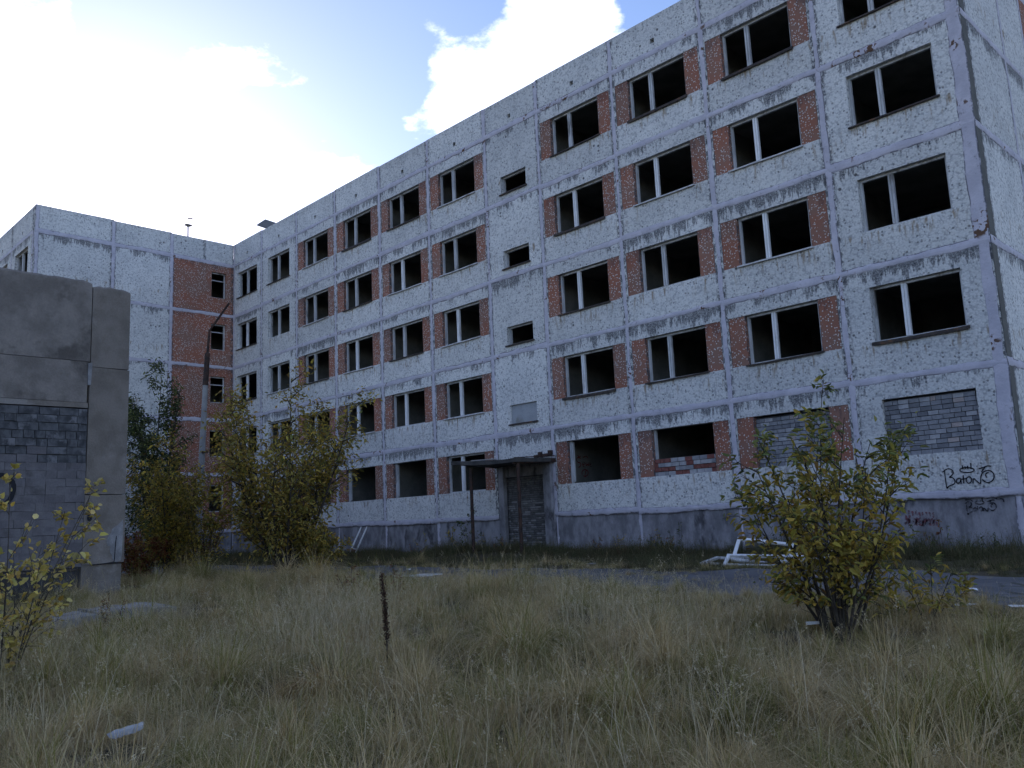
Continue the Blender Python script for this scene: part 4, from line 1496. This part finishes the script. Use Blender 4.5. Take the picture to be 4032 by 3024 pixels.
# reddish willowherb in the meadow
for px, py, h, lab in ((430, 2430, .62, 'dry reddish weed in front of the concrete slabs'), (1375, 2330, .75, 'dry reddish weed before the leaning frame'), (1540, 2345, .8, 'dry reddish weed behind the brown dock stalk')):
    q = gp(px, py + 40)
    plant('red_weed', lab, 'weed', (q[0], q[1]), int(px), 4, h, .22, 150, .06, .3, col_red, 'dry reddish weeds in the meadow', ('stems', 'foliage'), sub=6, twig=2, r0=.006, low=.3, blen=.35, jit=.02)


# dock stalk with brown seed clusters
q = gp(1525, 2640)
dk = thing('dock_stalk', 'dark brown dock stalk with seed clusters in the meadow', 'plant', tuple(q))
rng = np.random.RandomState(3)
mb = MB()
seeds = []
for (dx, h) in ((0, .95), (.03, .78)):
    pts = [np.array([dx * s - .10 * s * s, .02 * s, h * s]) for s in np.linspace(-.1, 1, 7)]
    mb.tube(pts, [.008 - .005 * s for s in np.linspace(0, 1, 7)], 5, False)
    for s in np.linspace(.35, 1, 60):
        p = np.array([dx * s - .10 * s * s, .02 * s, h * s])
        for _ in range(7):
            seeds.append(p + rng.normal(0, .013, 3))
ob('stem', mb.mesh('stem'), M_BARK, dk)
seeds = np.array(seeds)
V, Q, C = leaf_cloud(seeds, rng.normal(0, 1, seeds.shape), np.full(len(seeds), .017), 1.0, pal(len(seeds), [(1, (.055, .03, .02)), (1, (.085, .045, .03))], rng), 0., rng=rng)
ob('seed_heads', quads_mesh('seed_heads', V, Q, C), M_LEAF, dk)


# ------------------------------------------------------------------ grass
def tuft_mesh(name, rng, n, rad, hmin, hmax, lean, wd, seg=3, heads=0):
    V, Q, C = [], [], []
    a = rng.uniform(0, 2 * np.pi, n)
    r = rad * np.sqrt(rng.uniform(0, 1, n))
    o = np.stack([r * np.cos(a), r * np.sin(a), np.full(n, -.02)], 1)
    az = a + rng.normal(0, .9, n)
    L = rng.uniform(hmin, hmax, n)
    ln = np.abs(rng.normal(lean, lean * .5, n))
    out = np.stack([np.cos(az), np.sin(az), np.zeros(n)], 1)
    side = np.stack([-np.sin(az + rng.normal(0, .6, n)), np.cos(az), np.zeros(n)], 1)
    w_ = wd * rng.uniform(.6, 1.4, n)
    col = rng.uniform(0, 1, n)
    rows = []
    for k in range(seg + 1):
        t = k / seg
        ang = ln * (t * .55 + t * t * .75)
        # arc: integrate roughly
        hor = L * t * np.sin(np.minimum(ang, 2.1) * .72)
        ver = L * t * np.cos(np.minimum(ang, 2.1) * .72)
        p = o + out * hor[:, None] + np.array([0, 0, 1]) * ver[:, None]
        ww = w_ * (1 - t) ** .6 + .0006
        rows.append((p - side * ww[:, None] / 2, p + side * ww[:, None] / 2, t))
    for k in range(seg + 1):
        V += [rows[k][0], rows[k][1]]
    V = np.stack(V, 1)  # n, 2(seg+1), 3
    m2 = 2 * (seg + 1)
    base = np.arange(n)[:, None] * m2
    Q = np.concatenate([base + np.array([[2 * k, 2 * k + 1, 2 * k + 3, 2 * k + 2]]) for k in range(seg)], 0)
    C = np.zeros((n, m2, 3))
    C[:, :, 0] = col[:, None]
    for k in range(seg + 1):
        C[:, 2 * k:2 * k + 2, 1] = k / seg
    V, C = V.reshape(-1, 3), C.reshape(-1, 3)
    if heads:
        # loose seed heads on upright stems
        idx = rng.randint(0, n, heads)
        tip = (rows[seg][0] + rows[seg][1])[idx] / 2
        dn = (rows[seg][0] - rows[seg - 1][0])[idx]
        m = 9
        P = np.repeat(tip, m, 0) - np.repeat(dn, m, 0) * rng.uniform(0, .45, (heads * m, 1)) + rng.normal(0, .007, (heads * m, 3))
        LV, LQ, LC = leaf_cloud(P, np.repeat(dn / np.linalg.norm(dn, axis=1)[:, None], m, 0), np.full(heads * m, .016), .35, np.tile(np.array([[.85, 1., 0]]), (heads * m, 1)), -.1, rng=rng)
        Q = np.concatenate([Q, LQ + len(V)], 0)
        V = np.concatenate([V, LV], 0)
        C = np.concatenate([C, LC], 0)
    return quads_mesh(name, V, Q, C)


def scatter(name, label, cat, tufts, mat, P, idx, scl, rot):
    coll = bpy.data.collections.new(name + '_tufts')
    for i, m in enumerate(tufts):
        m.materials.append(mat)
        coll.objects.link(bpy.data.objects.new('%s_tuft_%02d' % (name, i), m))
    me = bpy.data.meshes.new(name)
    me.vertices.add(len(P))
    me.vertices.foreach_set('co', np.ascontiguousarray(P, np.float32).ravel())
    a = me.attributes.new('idx', 'INT', 'POINT')
    a.data.foreach_set('value', np.ascontiguousarray(idx, np.int32))
    a = me.attributes.new('scl', 'FLOAT_VECTOR', 'POINT')
    a.data.foreach_set('vector', np.ascontiguousarray(scl, np.float32).ravel())
    a = me.attributes.new('rot', 'FLOAT_VECTOR', 'POINT')
    a.data.foreach_set('vector', np.ascontiguousarray(rot, np.float32).ravel())
    o = ob(name, me, mat)
    ng = bpy.data.node_groups.new(name, 'GeometryNodeTree')
    ng.interface.new_socket('Geometry', in_out='INPUT', socket_type='NodeSocketGeometry')
    ng.interface.new_socket('Geometry', in_out='OUTPUT', socket_type='NodeSocketGeometry')
    gi, go = ng.nodes.new('NodeGroupInput'), ng.nodes.new('NodeGroupOutput')
    ci = ng.nodes.new('GeometryNodeCollectionInfo')
    ci.inputs['Collection'].default_value = coll
    ci.inputs['Separate Children'].default_value = True
    ci.inputs['Reset Children'].default_value = True
    ip = ng.nodes.new('GeometryNodeInstanceOnPoints')
    ip.inputs['Pick Instance'].default_value = True

    def na(nm, dt):
        n = ng.nodes.new('GeometryNodeInputNamedAttribute')
        n.data_type = dt
        n.inputs['Name'].default_value = nm
        return [s for s in n.outputs if s.enabled and s.name == 'Attribute'][0]
    er = ng.nodes.new('FunctionNodeEulerToRotation')
    ng.links.new(na('rot', 'FLOAT_VECTOR'), er.inputs[0])
    ng.links.new(gi.outputs[0], ip.inputs['Points'])
    ng.links.new(ci.outputs[0], ip.inputs['Instance'])
    ng.links.new(na('idx', 'INT'), ip.inputs['Instance Index'])
    ng.links.new(er.outputs[0], ip.inputs['Rotation'])
    ng.links.new(na('scl', 'FLOAT_VECTOR'), ip.inputs['Scale'])
    ng.links.new(ip.outputs[0], go.inputs[0])
    md = o.modifiers.new('scatter', 'NODES')
    md.node_group = ng
    tag(o, label, cat, kind='stuff')
    return o


g_ = np.random.RandomState(17)
TUFTS = [tuft_mesh('tuft', np.random.RandomState(200 + i), 140, .13, .16, .36, .9, .0036) for i in range(5)] + \
        [tuft_mesh('tuft', np.random.RandomState(220 + i), 110, .18, .24, .52, 2.1, .0034, 4) for i in range(4)] + \
        [tuft_mesh('tuft', np.random.RandomState(240 + i), 22, .20, .30, .60, .5, .0032, 3, 0) for i in range(4)] + \
        [tuft_mesh('tuft', np.random.RandomState(260 + i), 5, .2, .5, .8, .42, .0042, 4, 1) for i in range(3)] + \
        [tuft_mesh('tuft', np.random.RandomState(280 + i), 270, .07, .26, .56, 1.5, .0031, 5) for i in range(4)]

vd = np.array([f_[0], f_[1]]) / math.hypot(f_[0], f_[1])


def wedge(n, r0, r1, half):
    r = np.sqrt(g_.uniform(r0 * r0, r1 * r1, n))
    a = math.atan2(vd[1], vd[0]) + g_.uniform(-half, half, n)
    return np.stack([CAM_C[0] + r * np.cos(a), CAM_C[1] + r * np.sin(a)], 1), r


def road_cover(x, y):
    """True where the asphalt is bare"""
    wob = .35 * np.sin(x * .8) + .25 * np.sin(x * 2.1 + 1)
    inside = (y > ROAD_Y0 + .7 + wob) & (y < ROAD_Y1 - .2 + .4 * wob)
    return inside


PP, II, SS, RR = [], [], [], []
for (r0, r1, dens, sc) in ((2.2, 7, 46, .95), (7, 11, 34, 1.0), (11, 16, 22, 1.1), (16, 24, 14, 1.15), (24, 30, 8, 1.2)):
    half = math.radians(46)
    n = int(dens * half * (r1 * r1 - r0 * r0))
    P, r = wedge(n, r0, r1, half)
    x, y = P[:, 0], P[:, 1]
    bare = road_cover(x, y)
    stray = g_.uniform(0, 1, n) < np.where(x < -2, .5, .14)
    ok = (~bare | stray) & ~((x < XS + .1) & (y < YP1 + .1)) & (y < -4.8 + .6 * np.sin(x)) & ~((x > -11.1) & (x < -9.9) & (y < -15.4) & (y > -19.9) & (g_.uniform(0, 1, n) < .9)) & (x > -38)
    # bare-ish opening around the bottle so that it stays in view
    bq = gp(470, 2868, .16)
    gap_ = np.sin(x * 2.3 + 1.5 * np.sin(y * 1.9)) * np.sin(y * 2.9 + 1.2 * np.sin(x * 1.4))
    ok &= (gap_ > -.35) | (g_.uniform(0, 1, n) < .22)
    ok &= ~((np.hypot(x - bq[0], y - bq[1]) < .20) | ((np.abs((x - bq[0]) * vd[1] - (y - bq[1]) * vd[0] + .0) < .22) & (((x - bq[0]) * vd[0] + (y - bq[1]) * vd[1]) < .1) & (((x - bq[0]) * vd[0] + (y - bq[1]) * vd[1]) > -.55)))
    P = P[ok]
    n = len(P)
    kind = g_.choice(5, n, p=[.36, .34, .14, .04, .12])
    ix = np.where(kind == 0, g_.randint(0, 5, n), np.where(kind == 1, g_.randint(5, 9, n), np.where(kind == 2, g_.randint(9, 13, n), np.where(kind == 3, g_.randint(13, 16, n), g_.randint(16, 20, n)))))
    pn = np.sin(P[:, 0] * 1.3 + 2 * np.sin(P[:, 1] * .9)) * np.sin(P[:, 1] * 1.7 + P[:, 0] * .4)
    s = sc * g_.uniform(.6, 1.15, n) * (1 + .30 * pn + .22 * np.sin(P[:, 0] * 5.1 + 1.7 * np.sin(P[:, 1] * 3.1)) * np.sin(P[:, 1] * 6.3 + P[:, 0]))
    s = np.where(kind == 0, s * .85, np.where(kind == 4, s * g_.uniform(.8, 1.35, n), s))
    onroad = road_cover(P[:, 0], P[:, 1])
    s = np.where(onroad, s * .55, s)
    s = np.where(P[:, 1] > -10.6, s * .62, s)
    nearroad = np.clip((P[:, 1] + 13.2) / 2.2, 0, 1) * np.clip((P[:, 0] + 5) / 4, 0, 1)
    s = s * (1 - .55 * nearroad)
    s = s * (1 + .35 * np.clip(1 - np.abs(P[:, 1] + 11.2) / 1.6, 0, 1) * (P[:, 0] < -2.5))
    s = np.where((P[:, 0] > -10.0) & (P[:, 0] < -7.2) & (P[:, 1] < -14.3), s * .62, s)
    # trodden patch around the shrub
    ub = np.hypot(P[:, 0] - 2.35, P[:, 1] + 14.1)
    s = s * np.where(ub < 1.5, .42 + .58 * ub / 1.5, 1)
    PP.append(np.stack([P[:, 0], P[:, 1], gz(P[:, 0], P[:, 1])], 1))
    II.append(ix)
    SS.append(np.stack([s * (1.0 + .25 * (sc - 1)), s * (1.0 + .25 * (sc - 1)), s * g_.uniform(.8, 1.1, n)], 1))
    RR.append(np.stack([g_.normal(0, .12, n), g_.normal(0, .12, n), g_.uniform(0, 6.28, n)], 1))
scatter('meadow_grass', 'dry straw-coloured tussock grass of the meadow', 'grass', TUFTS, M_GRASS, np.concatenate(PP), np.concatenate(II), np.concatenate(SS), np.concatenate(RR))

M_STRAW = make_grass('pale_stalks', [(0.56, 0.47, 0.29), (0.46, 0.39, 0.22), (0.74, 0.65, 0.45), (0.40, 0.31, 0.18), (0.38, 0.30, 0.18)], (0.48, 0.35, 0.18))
ST = [tuft_mesh('stalk', np.random.RandomState(400 + i), 7, .28, .45, .95, .5, .0042, 4, 3) for i in range(5)]
P, r = wedge(1100, 2.6, 12, math.radians(46))
P2, r2 = wedge(2600, 8.5, 17.5, math.radians(46))
P = np.concatenate([P, P2[(P2[:, 0] < 1.5) & (P2[:, 1] < -10.5)]])
x, y = P[:, 0], P[:, 1]
ok = ~((x < XS + .1) & (y < YP1 + .1)) & (y < -10.5) & (np.sin(x * 1.1 + 2 * np.sin(y * .8)) + g_.normal(0, .5, len(x)) > -.1)
P = P[ok]
n = len(P)
s = g_.uniform(.6, 1.1, n) * np.where((P[:, 1] > -12.8) & (P[:, 0] > -1.5), .45, 1) * np.where(np.hypot(P[:, 0] - 2.6, P[:, 1] + 14.6) < 1.4, .6, 1)
scatter('pale_stalks', 'tall pale dry grass stalks rising above the meadow', 'grass', ST, M_STRAW, np.stack([P[:, 0], P[:, 1], gz(P[:, 0], P[:, 1])], 1), g_.randint(0, 5, n), np.stack([s, s, s], 1), np.stack([g_.normal(0, .16, n), g_.normal(0, .16, n), g_.uniform(0, 6.28, n)], 1))

WT = [tuft_mesh('weed', np.random.RandomState(300 + i), 60, .22, .12, .34, 1.1, .011) for i in range(4)] + [tuft_mesh('weed', np.random.RandomState(320 + i), 30, .2, .25, .55, .6, .006, 3, 12) for i in range(3)]
n = 5200
x = g_.uniform(-38, 9, n)
y = -5.9 + 5.75 * g_.uniform(0, 1, n) ** .7
ok = ~((x > -16.9) & (x < -14.6) & (y > -.2))
x, y = x[ok], y[ok]
n = len(x)
s = g_.uniform(.5, 1.15, n) * (1 + .35 * np.sin(x * 1.1) * np.sin(y * 1.3 + x * .3)) * np.where(y > -2.2, 1.0, .62)
scatter('verge_weeds', 'dark green and brown weeds on the verge below the wall', 'weeds', WT, M_WEED, np.stack([x, y, gz(x, y)], 1), g_.randint(0, 7, n), np.stack([s, s, s], 1), np.stack([g_.normal(0, .15, n), g_.normal(0, .15, n), g_.uniform(0, 6.28, n)], 1))

# ------------------------------------------------------------------ unseen tree belt added behind the camera to shade the lower storeys
tb = np.random.RandomState(77)
n = 9000
cx = tb.uniform(-45, 60, 46)
cy = -56 + tb.uniform(-6, 6, 46)
ch = tb.uniform(8, 13, 46)
k = tb.randint(0, 46, n)
u = tb.normal(0, 1, (n, 3))
u /= np.linalg.norm(u, axis=1)[:, None]
u *= tb.uniform(.55, 1, (n, 1))
P = np.stack([cx[k] + u[:, 0] * 3.2, cy[k] + u[:, 1] * 3.2, ch[k] * (.52 + .46 * u[:, 2])], 1)
V, Q, C = leaf_cloud(P, u, tb.uniform(.6, 1.2, n), .9, pal(n, [(3, OLIVE), (2, GREEN), (2, DGREEN), (1, OCHRE)], tb), rng=tb)
tw = tag(ob('added_shade_trees', quads_mesh('added_shade_trees', V, Q, C), M_LEAF), 'unseen belt of mixed trees added to shade the lower storeys', 'trees', kind='stuff')
mb = MB()
for a, b2, h in zip(cx, cy, ch):
    mb.tube([(a, b2, -.6), (a, b2, h * .8)], [.18, .05], 6)
o = ob('added_trunks', mb.mesh('added_trunks'), M_BARK, tw)
o['kind'] = 'stuff'
